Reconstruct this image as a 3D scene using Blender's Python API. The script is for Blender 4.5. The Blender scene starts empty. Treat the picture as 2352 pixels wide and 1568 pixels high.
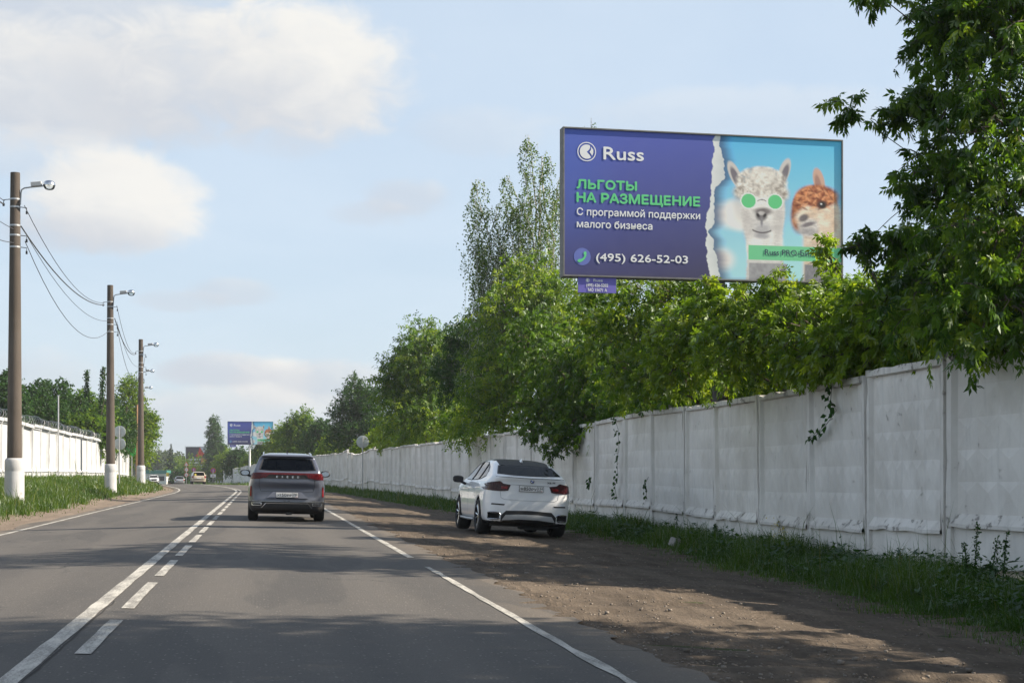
import bpy, bmesh, math, random
import numpy as np
from mathutils import Vector, Matrix, Euler
from mathutils.bvhtree import BVHTree

SC = bpy.context.scene
COL = SC.collection
R = math.radians

# ---------------------------------------------------------------- camera
# pixel maths below uses a 2352 x 1568 grid; the horizon sits on row 1084
F_PX, CX, HY, CAM_H = 3470.0, 1176.0, 1084.0, 1.2
cam_d = bpy.data.cameras.new('camera')
cam = bpy.data.objects.new('camera', cam_d); COL.objects.link(cam)
cam.location = (0, 0, CAM_H); cam.rotation_euler = (R(90), 0, 0)
cam_d.sensor_width = 36; cam_d.lens = 36 * F_PX / 2352
cam_d.shift_y = (HY - 784) / 2352
cam_d.clip_start = 0.1; cam_d.clip_end = 6000
SC.camera = cam

# ---------------------------------------------------------------- light
SUN_EL, SUN_AZ = R(36), R(88)          # azimuth from +Y towards +X: the sun stands to the right
sun_dir = Vector((math.sin(SUN_AZ) * math.cos(SUN_EL), math.cos(SUN_AZ) * math.cos(SUN_EL), math.sin(SUN_EL)))
sl = bpy.data.lights.new('sun', 'SUN'); sl.energy = 5.0; sl.angle = R(0.6); sl.color = (1.0, 0.885, 0.73)
so = bpy.data.objects.new('sun', sl); COL.objects.link(so)
so.rotation_euler = sun_dir.to_track_quat('Z', 'Y').to_euler(); so.location = (60, 0, 60)

SC.view_settings.view_transform = 'Standard'; SC.view_settings.look = 'None'
SC.view_settings.gamma = 1; SC.view_settings.use_curve_mapping = False
SC.view_settings.exposure = 0.95
SC.render.engine = 'CYCLES'
SC.cycles.max_bounces = 8; SC.cycles.transparent_max_bounces = 12
SC.cycles.caustics_reflective = False; SC.cycles.caustics_refractive = False

# ---------------------------------------------------------------- sky
W = bpy.data.worlds.new('World'); SC.world = W; W.use_nodes = True
nt = W.node_tree; nt.nodes.clear()
class NG:
    """small helper to write node graphs as expressions"""
    def __init__(s, tree): s.t = tree
    def n(s, kind, **kw):
        x = s.t.nodes.new(kind)
        for k, v in kw.items(): setattr(x, k, v)
        return x
    def put(s, sock, v):
        if isinstance(v, bpy.types.NodeSocket): s.t.links.new(v, sock)
        elif v is not None: sock.default_value = v
    def m(s, op, a, b=None, c=None, clamp=False):
        x = s.n('ShaderNodeMath', operation=op, use_clamp=clamp)
        s.put(x.inputs[0], a)
        if b is not None: s.put(x.inputs[1], b)
        if c is not None: s.put(x.inputs[2], c)
        return x.outputs[0]
    def vm(s, op, a, b=None):
        x = s.n('ShaderNodeVectorMath', operation=op); s.put(x.inputs[0], a)
        if b is not None: s.put(x.inputs[1], b)
        return x.outputs[0]
    def xyz(s, a, b, c):
        x = s.n('ShaderNodeCombineXYZ'); s.put(x.inputs[0], a); s.put(x.inputs[1], b); s.put(x.inputs[2], c)
        return x.outputs[0]
    def sep(s, v):
        x = s.n('ShaderNodeSeparateXYZ'); s.put(x.inputs[0], v); return x.outputs
    def noise(s, vec, scale, detail=3, rough=0.5, dist=0.0):
        x = s.n('ShaderNodeTexNoise'); s.put(x.inputs['Vector'], vec)
        x.inputs['Scale'].default_value = scale; x.inputs['Detail'].default_value = detail
        x.inputs['Roughness'].default_value = rough; x.inputs['Distortion'].default_value = dist
        return x.outputs['Fac']
    def voro(s, vec, scale, feature='F1'):
        x = s.n('ShaderNodeTexVoronoi', feature=feature); s.put(x.inputs['Vector'], vec)
        x.inputs['Scale'].default_value = scale
        return x.outputs
    def ss(s, v, a, b, lo=0.0, hi=1.0):
        x = s.n('ShaderNodeMapRange', interpolation_type='SMOOTHSTEP'); s.put(x.inputs[0], v)
        x.inputs[1].default_value = a; x.inputs[2].default_value = b
        x.inputs[3].default_value = lo; x.inputs[4].default_value = hi
        return x.outputs[0]
    def mix(s, f, a, b, mode='MIX'):
        x = s.n('ShaderNodeMix', data_type='RGBA', blend_type=mode)
        s.put(x.inputs[0], f)
        for sock, v in ((x.inputs[6], a), (x.inputs[7], b)):
            s.put(sock, (*v, 1) if isinstance(v, tuple) and len(v) == 3 else v)
        return x.outputs[2]
    def ramp(s, f, stops):
        x = s.n('ShaderNodeValToRGB'); s.put(x.inputs[0], f)
        e = x.color_ramp.elements
        while len(e) < len(stops): e.new(0.5)
        for el, (p, c) in zip(e, stops): el.position = p; el.color = (*c, 1)
        return x.outputs[0]

g = NG(nt)
sky = g.n('ShaderNodeTexSky', sky_type='NISHITA', sun_disc=False)
sky.sun_elevation = SUN_EL; sky.sun_rotation = SUN_AZ
sky.altitude = 150; sky.air_density = 1.0; sky.dust_density = 1.6; sky.ozone_density = 1.6
SKY_K = 0.12
skyc = g.vm('SCALE', sky.outputs[0]); skyc.node.inputs['Scale'].default_value = SKY_K
tc = g.n('ShaderNodeTexCoord').outputs['Generated']
dx, dy, dz = g.sep(tc)
az = g.m('ARCTAN2', dx, dy); el = g.m('ARCSINE', dz)
# thin, even veil of high cloud over the whole sky
den = g.m('MAXIMUM', g.m('ADD', dz, 0.10), 0.03)
flat = g.xyz(g.m('DIVIDE', dx, den), g.m('DIVIDE', dy, den), 0.0)
veil = g.ss(g.noise(flat, 0.55, 5, 0.6, 0.4), 0.33, 0.72)
VEIL = (0.66, 0.71, 0.76)
col = g.mix(g.m('MULTIPLY', veil, g.ss(el, 0.25, 1.2, 0.42, 0.20)), skyc, VEIL)
whiten = g.ss(el, 0.25, 1.15, 0.62, 0.12)      # the air is palest near the horizon
col = g.mix(whiten, col, (0.60, 0.71, 0.83))
# drifting cumulus all round the horizon
cum = g.noise(flat, 0.34, 6, 0.58, 0.2)
cumA = g.ss(cum, 0.56, 0.70)
ang = g.xyz(az, el, 0.0)
nz = g.noise(ang, 9.0, 5, 0.6)
nz2 = g.noise(g.xyz(az, g.m('MULTIPLY', el, 1.7), 0.0), 30.0, 6, 0.62, 0.6)
cumC = g.mix(g.ss(cum, 0.56, 0.78), (0.72, 0.72, 0.70), (0.56, 0.58, 0.61))
behind = g.ss(g.m('ABSOLUTE', az), 0.36, 0.60)
col = g.mix(g.m('MULTIPLY', g.m('MULTIPLY', cumA, behind), 0.85), col, cumC)
# the separate cumulus clouds standing over the road: (column, row, half width, half height, density, whiteness)
CLOUDS = [(180, 40, 420, 130, 0.75, 0.35), (130, 190, 330, 140, 0.95, 0.62), (430, 180, 300, 150, 0.9, 0.60), (690, 170, 270, 165, 1.0, 0.80),
          (265, 470, 200, 118, 1.05, 1.0), (200, 540, 190, 50, 0.6, 0.1), (60, 350, 230, 60, 0.35, 0.7), (930, 455, 110, 48, 0.55, 0.15), (850, 490, 110, 36, 0.45, 0.12), (530, 672, 110, 34, 0.5, 0.15), (420, 692, 120, 26, 0.45, 0.12),
          (630, 880, 105, 60, 0.95, 0.95), (500, 850, 140, 42, 0.8, 0.15), (760, 880, 140, 55, 0.7, 0.2), (560, 945, 260, 60, 0.6, 0.5),
          (1100, 300, 180, 60, 0.25, 0.6), (1700, 260, 420, 60, 0.25, 0.7), (40, 860, 200, 70, 0.4, 0.4), (660, 330, 110, 40, 0.3, 0.2)]
wob = g.m('MULTIPLY', g.m('SUBTRACT', nz, 0.5), 1.9)
wob2 = g.m('MULTIPLY', g.m('SUBTRACT', nz2, 0.5), 1.5)
wob = g.m('ADD', wob, wob2)
for px, py, rx, ry, dn, wh in CLOUDS:
    a0 = math.atan2(px - CX, F_PX); e0 = math.atan2((HY - py) * math.cos(a0), F_PX)
    u = g.m('DIVIDE', g.m('SUBTRACT', az, a0), rx / F_PX * 1.02)
    v = g.m('DIVIDE', g.m('SUBTRACT', el, e0), ry / F_PX)
    r2 = g.m('ADD', g.m('MULTIPLY', u, u), g.m('MULTIPLY', v, v))
    d = g.m('ADD', g.m('SUBTRACT', 1.0, r2), wob)
    a = g.m('MULTIPLY', g.ss(d, -0.22, 0.75), min(dn, 1.0) * 0.95)
    lit = g.m('ADD', g.m('ADD', g.m('MULTIPLY', v, 0.42), g.m('MULTIPLY', u, 0.25)), g.m('ADD', wh * 0.9 - 0.1, g.m('MULTIPLY', wob, 0.55)))
    cc = g.mix(g.ss(lit, -0.05, 1.15), (0.515, 0.545, 0.600), (0.77, 0.755, 0.72))
    col = g.mix(a, col, cc)
bg = g.n('ShaderNodeBackground'); g.put(bg.inputs[0], col); bg.inputs[1].default_value = 0.635
wo = g.n('ShaderNodeOutputWorld'); nt.links.new(bg.outputs[0], wo.inputs[0])
SKYBG = bg

# ---------------------------------------------------------------- helpers
def P(px, py, Y):
    return Vector(((px - CX) / F_PX * Y, Y, CAM_H + (HY - py) / F_PX * Y))
def PX(px, Y): return (px - CX) / F_PX * Y
def srgb(r, g_, b):
    f = lambda c: ((c / 255 + 0.055) / 1.055) ** 2.4 if c > 10 else c / 255 / 12.92
    return (f(r), f(g_), f(b))

def tag(o, label=None, cat=None, group=None, kind=None):
    if label: o['label'] = label
    if cat: o['category'] = cat
    if group: o['group'] = group
    if kind: o['kind'] = kind
    return o
def thing(name, label, cat, loc=(0, 0, 0), group=None, rot=(0, 0, 0)):
    o = bpy.data.objects.new(name, None); COL.objects.link(o)
    o.location = loc; o.rotation_euler = rot; o.empty_display_size = 0.2
    return tag(o, label, cat, group)
def copy_tree(o, parent=None):
    c = o.copy(); COL.objects.link(c); c.parent = parent
    for ch in o.children: copy_tree(ch, c)
    return c

def fast_mesh(name, V, Fc, mat, parent=None, smooth=False, origin=None, attrs=None, uv=None):
    """V (n,3) array, Fc (m,k) array of same-size faces; origin is subtracted from V"""
    V = np.asarray(V, dtype=np.float32).reshape(-1, 3)
    if origin is not None: V = V - np.asarray(origin, dtype=np.float32)
    Fc = np.asarray(Fc, dtype=np.int32); k = Fc.shape[1]
    me = bpy.data.meshes.new(name)
    me.vertices.add(len(V)); me.vertices.foreach_set('co', V.ravel())
    me.loops.add(Fc.size); me.loops.foreach_set('vertex_index', Fc.ravel())
    me.polygons.add(len(Fc)); me.polygons.foreach_set('loop_start', np.arange(0, Fc.size, k, dtype=np.int32))
    if smooth: me.polygons.foreach_set('use_smooth', np.ones(len(Fc), dtype=bool))
    if attrs:
        for an, av in attrs.items():
            av = np.asarray(av, dtype=np.float32)
            if av.ndim == 1:
                at = me.attributes.new(an, 'FLOAT', 'POINT'); at.data.foreach_set('value', av)
            else:
                at = me.attributes.new(an, 'FLOAT_COLOR', 'POINT')
                at.data.foreach_set('color', np.hstack([av, np.ones((len(av), 1), np.float32)]).astype(np.float32).ravel())
    me.update(calc_edges=True)
    if uv is not None:
        ul = me.uv_layers.new(name='UVMap')
        ul.data.foreach_set('uv', np.asarray(uv, np.float32)[Fc.ravel()].ravel())
    if mat: me.materials.append(mat)
    o = bpy.data.objects.new(name, me); COL.objects.link(o)
    if parent is not None: o.parent = parent
    return o

class MB:
    """collects boxes, tubes, prisms; build() links them as one mesh object"""
    def __init__(s): s.v = []; s.f = []
    def add(s, vs, fs):
        b = len(s.v); s.v += [tuple(x) for x in vs]; s.f += [[b + i for i in q] for q in fs]
        return s
    def box(s, c, size, rot=None, taper=1.0):
        hx, hy, hz = size[0] / 2, size[1] / 2, size[2] / 2
        vs = [Vector((x * hx * (taper if z > 0 else 1), y * hy * (taper if z > 0 else 1), z * hz)) for z in (-1, 1) for x, y in ((-1, -1), (1, -1), (1, 1), (-1, 1))]
        if rot is not None:
            m = Euler(rot).to_matrix(); vs = [m @ v for v in vs]
        vs = [v + Vector(c) for v in vs]
        return s.add(vs, [(3, 2, 1, 0), (4, 5, 6, 7), (0, 1, 5, 4), (1, 2, 6, 5), (2, 3, 7, 6), (3, 0, 4, 7)])
    def tube(s, path, rad, n=8, caps=True):
        path = [Vector(p) for p in path]; m = len(path)
        if not hasattr(rad, '__len__'): rad = [rad] * m
        base = len(s.v); up = None
        for i, p in enumerate(path):
            t = (path[min(i + 1, m - 1)] - path[max(i - 1, 0)])
            t = t.normalized() if t.length > 1e-9 else Vector((0, 0, 1))
            if up is None:
                up = t.orthogonal().normalized()
            a = (up - t * up.dot(t)); a = a.normalized() if a.length > 1e-6 else t.orthogonal().normalized()
            up = a; b = t.cross(a)
            for k in range(n):
                q = 2 * math.pi * k / n
                s.v.append(tuple(p + (a * math.cos(q) + b * math.sin(q)) * rad[i]))
        for i in range(m - 1):
            for k in range(n):
                k2 = (k + 1) % n
                s.f.append([base + i * n + k, base + i * n + k2, base + (i + 1) * n + k2, base + (i + 1) * n + k])
        if caps:
            s.f.append([base + k for k in range(n)][::-1]); s.f.append([base + (m - 1) * n + k for k in range(n)])
        return s
    def lathe(s, prof, c=(0, 0, 0), n=20, axis='z', caps=True):
        """prof: list of (r, h)"""
        vs = []; fs = []
        for r, h in prof:
            for k in range(n):
                q = 2 * math.pi * k / n; x, y = r * math.cos(q), r * math.sin(q)
                p = (x, y, h) if axis == 'z' else ((h, x, y) if axis == 'x' else (x, h, y))
                vs.append((p[0] + c[0], p[1] + c[1], p[2] + c[2]))
        for i in range(len(prof) - 1):
            for k in range(n):
                k2 = (k + 1) % n
                fs.append((i * n + k, i * n + k2, (i + 1) * n + k2, (i + 1) * n + k))
        if caps: fs.append(tuple(range(n))[::-1]); fs.append(tuple((len(prof) - 1) * n + k for k in range(n)))
        return s.add(vs, fs)
    def prism(s, poly, y0, y1):
        """poly of (x, z), extruded along y"""
        n = len(poly)
        vs = [(x, y0, z) for x, z in poly] + [(x, y1, z) for x, z in poly]
        fs = [tuple(range(n)), tuple(range(2 * n - 1, n - 1, -1))] + [(i, n + i, n + (i + 1) % n, (i + 1) % n) for i in range(n)]
        return s.add(vs, fs)
    def build(s, name, mat, parent=None, smooth=False, bevel=0, origin=None):
        me = bpy.data.meshes.new(name)
        vs = s.v
        if origin is not None: vs = [(a - origin[0], b - origin[1], c - origin[2]) for a, b, c in vs]
        me.from_pydata(vs, [], s.f)
        bm = bmesh.new(); bm.from_mesh(me)
        bmesh.ops.recalc_face_normals(bm, faces=bm.faces)
        if bevel: bmesh.ops.bevel(bm, geom=[e for e in bm.edges if len(e.link_faces) == 2 and e.calc_face_angle() > 0.6], offset=bevel, segments=2, affect='EDGES', profile=0.6)
        if smooth:
            for f in bm.faces: f.smooth = True
            for e in bm.edges:
                if len(e.link_faces) == 2 and e.calc_face_angle() > 0.7: e.smooth = False
        bm.to_mesh(me); bm.free()
        if mat: me.materials.append(mat)
        o = bpy.data.objects.new(name, me); COL.objects.link(o)
        if parent is not None: o.parent = parent
        return o

def text_mesh(name, body, mat, parent, u0, u1, zb, cap, y=0.0, extrude=0.002, bold=0.0, flip=False, squash=True, spacing=1.0, shear=0.0, span=None):
    """lettering in the x-z plane facing -y: left edge u0, right edge u1, baseline zb, cap height"""
    c = bpy.data.curves.new(name, 'FONT'); c.body = body; c.extrude = 0; c.resolution_u = 3; c.space_character = spacing; c.shear = shear
    o = bpy.data.objects.new(name, c); COL.objects.link(o)
    bpy.context.view_layer.update()
    me = bpy.data.meshes.new_from_object(o.evaluated_get(bpy.context.evaluated_depsgraph_get()))
    bpy.data.objects.remove(o); bpy.data.curves.remove(c)
    n = len(me.vertices); co = np.empty(n * 3, np.float32); me.vertices.foreach_get('co', co); co = co.reshape(-1, 3)
    words = body.split()
    if span is None and len(words) > 1:      # one object for each word
        iv = sorted((min(co[q, 0] for q in p.vertices), max(co[q, 0] for q in p.vertices)) for p in me.polygons); run = [list(iv[0])]
        for a, b in iv[1:]:
            if a <= run[-1][1] + 1e-4: run[-1][1] = max(run[-1][1], b)
            else: run.append([a, b])
        bpy.data.meshes.remove(me); tot = co[:, 0].max() - co[:, 0].min(); xs = co[:, 0].min()
        gaps = [run[i + 1][0] - run[i][1] for i in range(len(run) - 1)]      # the widest blanks part the words
        cut_i = sorted(np.argsort(gaps)[-(len(words) - 1):]); st = [run[0][0]] + [run[i + 1][0] for i in cut_i]; en = [run[i][1] for i in cut_i] + [run[-1][1]]
        f = lambda q: u0 + (q - xs) / tot * (u1 - u0)
        return [text_mesh(name, w_, mat, parent, f(a), f(b), zb, cap, y, extrude, bold, span=1) for w_, a, b in zip(words, st, en)]
    x0, x1 = co[:, 0].min(), co[:, 0].max()
    k = cap / 0.70
    sx = (u1 - u0) / (x1 - x0)
    out = np.empty_like(co); out[:, 0] = u0 + (co[:, 0] - x0) * sx; out[:, 1] = y; out[:, 2] = zb + co[:, 1] * k
    me.vertices.foreach_set('co', out.ravel())
    bm = bmesh.new(); bm.from_mesh(me)
    if bold:      # heavier strokes: the outline repeated a hair's breadth apart
        e = bold * cap / 0.7; src = bm.verts[:] + bm.edges[:] + bm.faces[:]
        for k_, (ox, oz) in enumerate(((1, 0), (-1, 0), (0, 1), (0, -1))):
            r = bmesh.ops.duplicate(bm, geom=src); bmesh.ops.translate(bm, verts=[q for q in r['geom'] if isinstance(q, bmesh.types.BMVert)], vec=(ox * e, -0.0006 * (k_ + 1), oz * e))
    for f in bm.faces:
        f.normal_update()
        if f.normal.y > 0: f.normal_flip()
    bm.to_mesh(me); bm.free(); me.update()
    me.name = name
    me.materials.clear(); me.materials.append(mat)
    ob = bpy.data.objects.new(name, me); COL.objects.link(ob); ob.parent = parent
    return ob

# ---------------------------------------------------------------- materials
MATS = {}
def material(name):
    m = bpy.data.materials.new(name); m.use_nodes = True; m.node_tree.nodes.clear()
    gg = NG(m.node_tree); out = gg.n('ShaderNodeOutputMaterial')
    MATS[name] = m
    return m, gg, out
def principled(gg, out, base, rough=0.6, metal=0.0, bump=None, bump_d=0.02, coat=0.0, spec=0.5, bump_s=1.0):
    p = gg.n('ShaderNodeBsdfPrincipled')
    gg.put(p.inputs['Base Color'], (*base, 1) if isinstance(base, tuple) else base)
    gg.put(p.inputs['Roughness'], rough); gg.put(p.inputs['Metallic'], metal)
    p.inputs['Coat Weight'].default_value = coat; p.inputs['Coat Roughness'].default_value = 0.05
    p.inputs['Specular IOR Level'].default_value = spec
    if bump is not None:
        b = gg.n('ShaderNodeBump'); gg.put(b.inputs['Height'], bump); b.inputs['Distance'].default_value = bump_d; b.inputs['Strength'].default_value = bump_s
        gg.t.links.new(b.outputs[0], p.inputs['Normal'])
    gg.t.links.new(p.outputs[0], out.inputs[0])
    return p
def plain(name, base, rough=0.6, metal=0.0, var=0.12, scale=6.0, coat=0.0, spec=0.5):
    m, gg, out = material(name)
    co = gg.n('ShaderNodeTexCoord').outputs['Object']
    n = gg.noise(co, scale, 4, 0.6)
    dark = tuple(c * (1 - var) for c in base); light = tuple(min(1, c * (1 + var)) for c in base)
    c = gg.mix(n, dark, light)
    r = gg.m('ADD', rough - 0.08, gg.m('MULTIPLY', gg.noise(co, scale * 3, 3), 0.16), clamp=True)
    principled(gg, out, c, r, metal, coat=coat, spec=spec)
    return m
# ---- surfaces
def mat_asphalt():
    m, gg, out = material('asphalt')
    uv = gg.n('ShaderNodeUVMap').outputs[0]
    u, v, _ = gg.sep(uv)
    big = gg.noise(gg.xyz(u, gg.m('MULTIPLY', v, 0.12), 0), 1.3, 4, 0.6)
    mid = gg.noise(uv, 5.0, 4, 0.65)
    fine = gg.noise(uv, 70.0, 3, 0.7)
    c = gg.ramp(big, [(0.3, (0.070, 0.066, 0.062)), (0.7, (0.112, 0.102, 0.091))])
    c = gg.mix(gg.ss(mid, 0.35, 0.75), c, (0.090, 0.082, 0.074))
    # lighter, polished wheel tracks
    tr = None
    for c0 in (-2.55, -1.05, 1.0, 2.5):
        q = gg.m('ABSOLUTE', gg.m('SUBTRACT', u, c0)); t = gg.ss(q, 0.1, 0.55, 1.0, 0.0)
        tr = t if tr is None else gg.m('MAXIMUM', tr, t)
    c = gg.mix(gg.m('MULTIPLY', tr, 0.30), c, (0.138, 0.125, 0.110))
    # dusty margins
    edge = gg.ss(gg.m('ADD', gg.m('ABSOLUTE', u), gg.m('MULTIPLY', gg.noise(uv, 1.2, 4, 0.6), 0.9)), 3.75, 4.4)
    c = gg.mix(gg.m('MULTIPLY', edge, 0.75), c, (0.16, 0.132, 0.102))
    # darker repairs and oil drips
    rep = gg.ss(gg.noise(gg.xyz(gg.m('MULTIPLY', u, 0.7), gg.m('MULTIPLY', v, 0.10), 3.0), 1.6, 3, 0.45), 0.58, 0.61)
    c = gg.mix(gg.m('MULTIPLY', rep, 0.45), c, (0.055, 0.053, 0.051))
    # aggregate
    vo = gg.voro(uv, 30.0)
    stone = gg.m('MULTIPLY', gg.ss(vo['Distance'], 0.18, 0.34, 1.0, 0.0), gg.m('MULTIPLY', gg.ss(gg.sep(vo['Color'])[0], 0.45, 0.95), gg.ss(gg.noise(uv, 13.0, 4, 0.7), 0.42, 0.62)))
    c = gg.mix(gg.m('MULTIPLY', stone, 0.95), c, (0.36, 0.33, 0.29))
    c = gg.mix(gg.ss(fine, 0.35, 0.7, 0.0, 0.45), c, (0.045, 0.044, 0.043))
    # sealed cracks
    cr = gg.voro(gg.vm('ADD', uv, gg.xyz(gg.noise(uv, 1.5, 4), gg.noise(uv, 1.1, 4), 0)), 0.16, 'DISTANCE_TO_EDGE')['Distance']
    ck = gg.m('MULTIPLY', gg.ss(cr, 0.001, 0.0035, 1.0, 0.0), gg.ss(gg.noise(uv, 0.35, 2), 0.45, 0.6))
    c = gg.mix(gg.m('MULTIPLY', ck, 0.8), c, (0.03, 0.03, 0.03))
    h = gg.m('ADD', gg.m('MULTIPLY', fine, 0.5), gg.m('MULTIPLY', gg.ss(vo['Distance'], 0.0, 0.5, 1.0, 0.0), 0.5))
    principled(gg, out, c, 0.82, bump=h, bump_d=0.006, spec=0.35)
    return m
def mat_dirt(name, lo, hi, damp):
    m, gg, out = material(name)
    uv = gg.n('ShaderNodeUVMap').outputs[0]
    u, v, _ = gg.sep(uv)
    streak = gg.noise(gg.xyz(gg.m('MULTIPLY', u, 2.2), gg.m('MULTIPLY', v, 0.16), 0), 1.6, 6, 0.65, 0.5)
    blot = gg.noise(uv, 1.1, 6, 0.65)
    fine = gg.noise(uv, 26.0, 5, 0.7)
    c = gg.ramp(gg.m('ADD', gg.m('MULTIPLY', streak, 0.6), gg.m('MULTIPLY', blot, 0.4)), [(0.30, damp), (0.48, lo), (0.68, hi)])
    c = gg.mix(gg.ss(fine, 0.3, 0.72, 0.0, 0.55), c, tuple(x * 0.5 for x in lo))
    vo = gg.voro(uv, 17.0)
    peb = gg.m('MULTIPLY', gg.ss(vo['Distance'], 0.16, 0.30, 1.0, 0.0), gg.ss(gg.sep(vo['Color'])[1], 0.72, 0.95))
    c = gg.mix(gg.m('MULTIPLY', peb, 0.8), c, tuple(min(1, x * 1.6) for x in hi))
    h = gg.m('ADD', gg.m('MULTIPLY', fine, 0.35), gg.m('ADD', gg.m('MULTIPLY', streak, 0.8), gg.m('MULTIPLY', peb, 0.4)))
    principled(gg, out, c, 0.95, bump=h, bump_d=0.045, spec=0.2)
    return m
def mat_ground():
    m, gg, out = material('verge_soil')
    uv = gg.n('ShaderNodeUVMap').outputs[0]
    n = gg.noise(uv, 0.8, 6, 0.65); f = gg.noise(uv, 12, 4, 0.7)
    c = gg.ramp(n, [(0.3, (0.045, 0.055, 0.022)), (0.55, (0.06, 0.075, 0.028)), (0.75, (0.09, 0.08, 0.045))])
    c = gg.mix(gg.ss(f, 0.3, 0.7, 0, 0.6), c, (0.03, 0.032, 0.016))
    principled(gg, out, c, 0.95, bump=f, bump_d=0.05, spec=0.15)
    return m
def mat_marking():
    m, gg, out = material('road_paint')
    uv = gg.n('ShaderNodeUVMap').outputs[0]
    u, v, _ = gg.sep(uv)
    w = gg.noise(gg.xyz(gg.m('MULTIPLY', u, 6), gg.m('MULTIPLY', v, 1.2), 0), 1.0, 6, 0.75)
    sp = gg.noise(uv, 55, 3, 0.7)
    k = gg.m('ADD', gg.m('MULTIPLY', w, 0.6), gg.m('MULTIPLY', sp, 0.4))
    c = gg.mix(gg.ss(k, 0.42, 0.58), (0.20, 0.19, 0.17), (0.50, 0.48, 0.43))
    principled(gg, out, c, 0.7, bump=sp, bump_d=0.004)
    return m
def mat_whitewash(name, base, dirt, chip, streak_amt=0.5, chip_t=0.63, chip_k=0.6):
    """whitewashed concrete: brush streaks, grime, bare chipped patches"""
    m, gg, out = material(name)
    tcn = gg.n('ShaderNodeTexCoord'); co = tcn.outputs['Object']
    geo = gg.n('ShaderNodeNewGeometry').outputs['Position']
    x, y, z = gg.sep(geo)
    blot = gg.noise(geo, 0.9, 5, 0.6)
    st = gg.noise(gg.xyz(gg.m('MULTIPLY', x, 7), gg.m('MULTIPLY', y, 7), gg.m('MULTIPLY', z, 0.8)), 1.0, 4, 0.6)
    fine = gg.noise(geo, 22, 5, 0.7)
    c = gg.mix(gg.ss(blot, 0.35, 0.68), base, tuple(b * 0.80 * t for b, t in zip(base, (1.0, 0.985, 0.96))))
    c = gg.mix(gg.m('MULTIPLY', gg.ss(st, 0.48, 0.75), streak_amt), c, dirt)
    ch = gg.m('MULTIPLY', gg.ss(gg.noise(geo, 3.6, 8, 0.74), chip_t, chip_t + 0.05), 1.0)
    c = gg.mix(gg.m('MULTIPLY', ch, chip_k), c, chip)
    oi = gg.n('ShaderNodeObjectInfo').outputs['Random']
    c = gg.mix(gg.m('MULTIPLY', oi, 0.34), c, tuple(d * 1.1 for d in dirt))
    ha = gg.m('ADD', gg.m('MULTIPLY', fine, 0.5), gg.m('MULTIPLY', ch, -0.6))
    principled(gg, out, c, 0.9, bump=ha, bump_d=0.012, spec=0.2)
    return m
def mat_leaf(name, stops, trans=0.42, gloss=0.03, tcol=None):
    m, gg, out = material(name)
    a = gg.n('ShaderNodeAttribute', attribute_name='tone').outputs['Fac']
    c = gg.ramp(a, stops)
    d = gg.n('ShaderNodeBsdfDiffuse'); gg.put(d.inputs[0], c)
    t = gg.n('ShaderNodeBsdfTranslucent'); gg.put(t.inputs[0], gg.mix(1.0, c, tcol or (1.7, 1.75, 0.55), 'MULTIPLY'))
    gl = gg.n('ShaderNodeBsdfGlossy'); gl.inputs['Roughness'].default_value = 0.62; gl.inputs[0].default_value = (0.5, 0.55, 0.5, 1)
    m1 = gg.n('ShaderNodeMixShader'); m1.inputs[0].default_value = trans
    gg.t.links.new(d.outputs[0], m1.inputs[1]); gg.t.links.new(t.outputs[0], m1.inputs[2])
    m2 = gg.n('ShaderNodeMixShader')
    fr = gg.n('ShaderNodeFresnel'); fr.inputs[0].default_value = 1.35
    gg.put(m2.inputs[0], gg.m('MULTIPLY', fr.outputs[0], gloss * 6, clamp=True))
    gg.t.links.new(m1.outputs[0], m2.inputs[1]); gg.t.links.new(gl.outputs[0], m2.inputs[2])
    gg.t.links.new(m2.outputs[0], out.inputs[0])
    return m
def mat_bark(name, a, b, birch=False):
    m, gg, out = material(name)
    co = gg.n('ShaderNodeNewGeometry').outputs['Position']
    x, y, z = gg.sep(co)
    if birch: n = gg.noise(gg.xyz(gg.m('MULTIPLY', x, 2), gg.m('MULTIPLY', y, 2), gg.m('MULTIPLY', z, 9)), 1.2, 4, 0.7); f = gg.ss(n, 0.5, 0.62)
    else: n = gg.noise(gg.xyz(gg.m('MULTIPLY', x, 12), gg.m('MULTIPLY', y, 12), gg.m('MULTIPLY', z, 2)), 1.5, 5, 0.7); f = n
    principled(gg, out, gg.mix(f, a, b), 0.9, bump=n, bump_d=0.03, spec=0.2)
    return m
def mat_glass(name, tint, rough=0.02, ior=1.5):
    m, gg, out = material(name)
    t = gg.n('ShaderNodeBsdfTransparent'); t.inputs[0].default_value = (*tint, 1)
    gl = gg.n('ShaderNodeBsdfGlossy'); gl.inputs['Roughness'].default_value = rough; gl.inputs[0].default_value = (0.95, 0.97, 1, 1)
    fr = gg.n('ShaderNodeFresnel'); fr.inputs[0].default_value = ior
    mx = gg.n('ShaderNodeMixShader'); gg.put(mx.inputs[0], fr.outputs[0])
    gg.t.links.new(t.outputs[0], mx.inputs[1]); gg.t.links.new(gl.outputs[0], mx.inputs[2])
    gg.t.links.new(mx.outputs[0], out.inputs[0])
    return m
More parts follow.
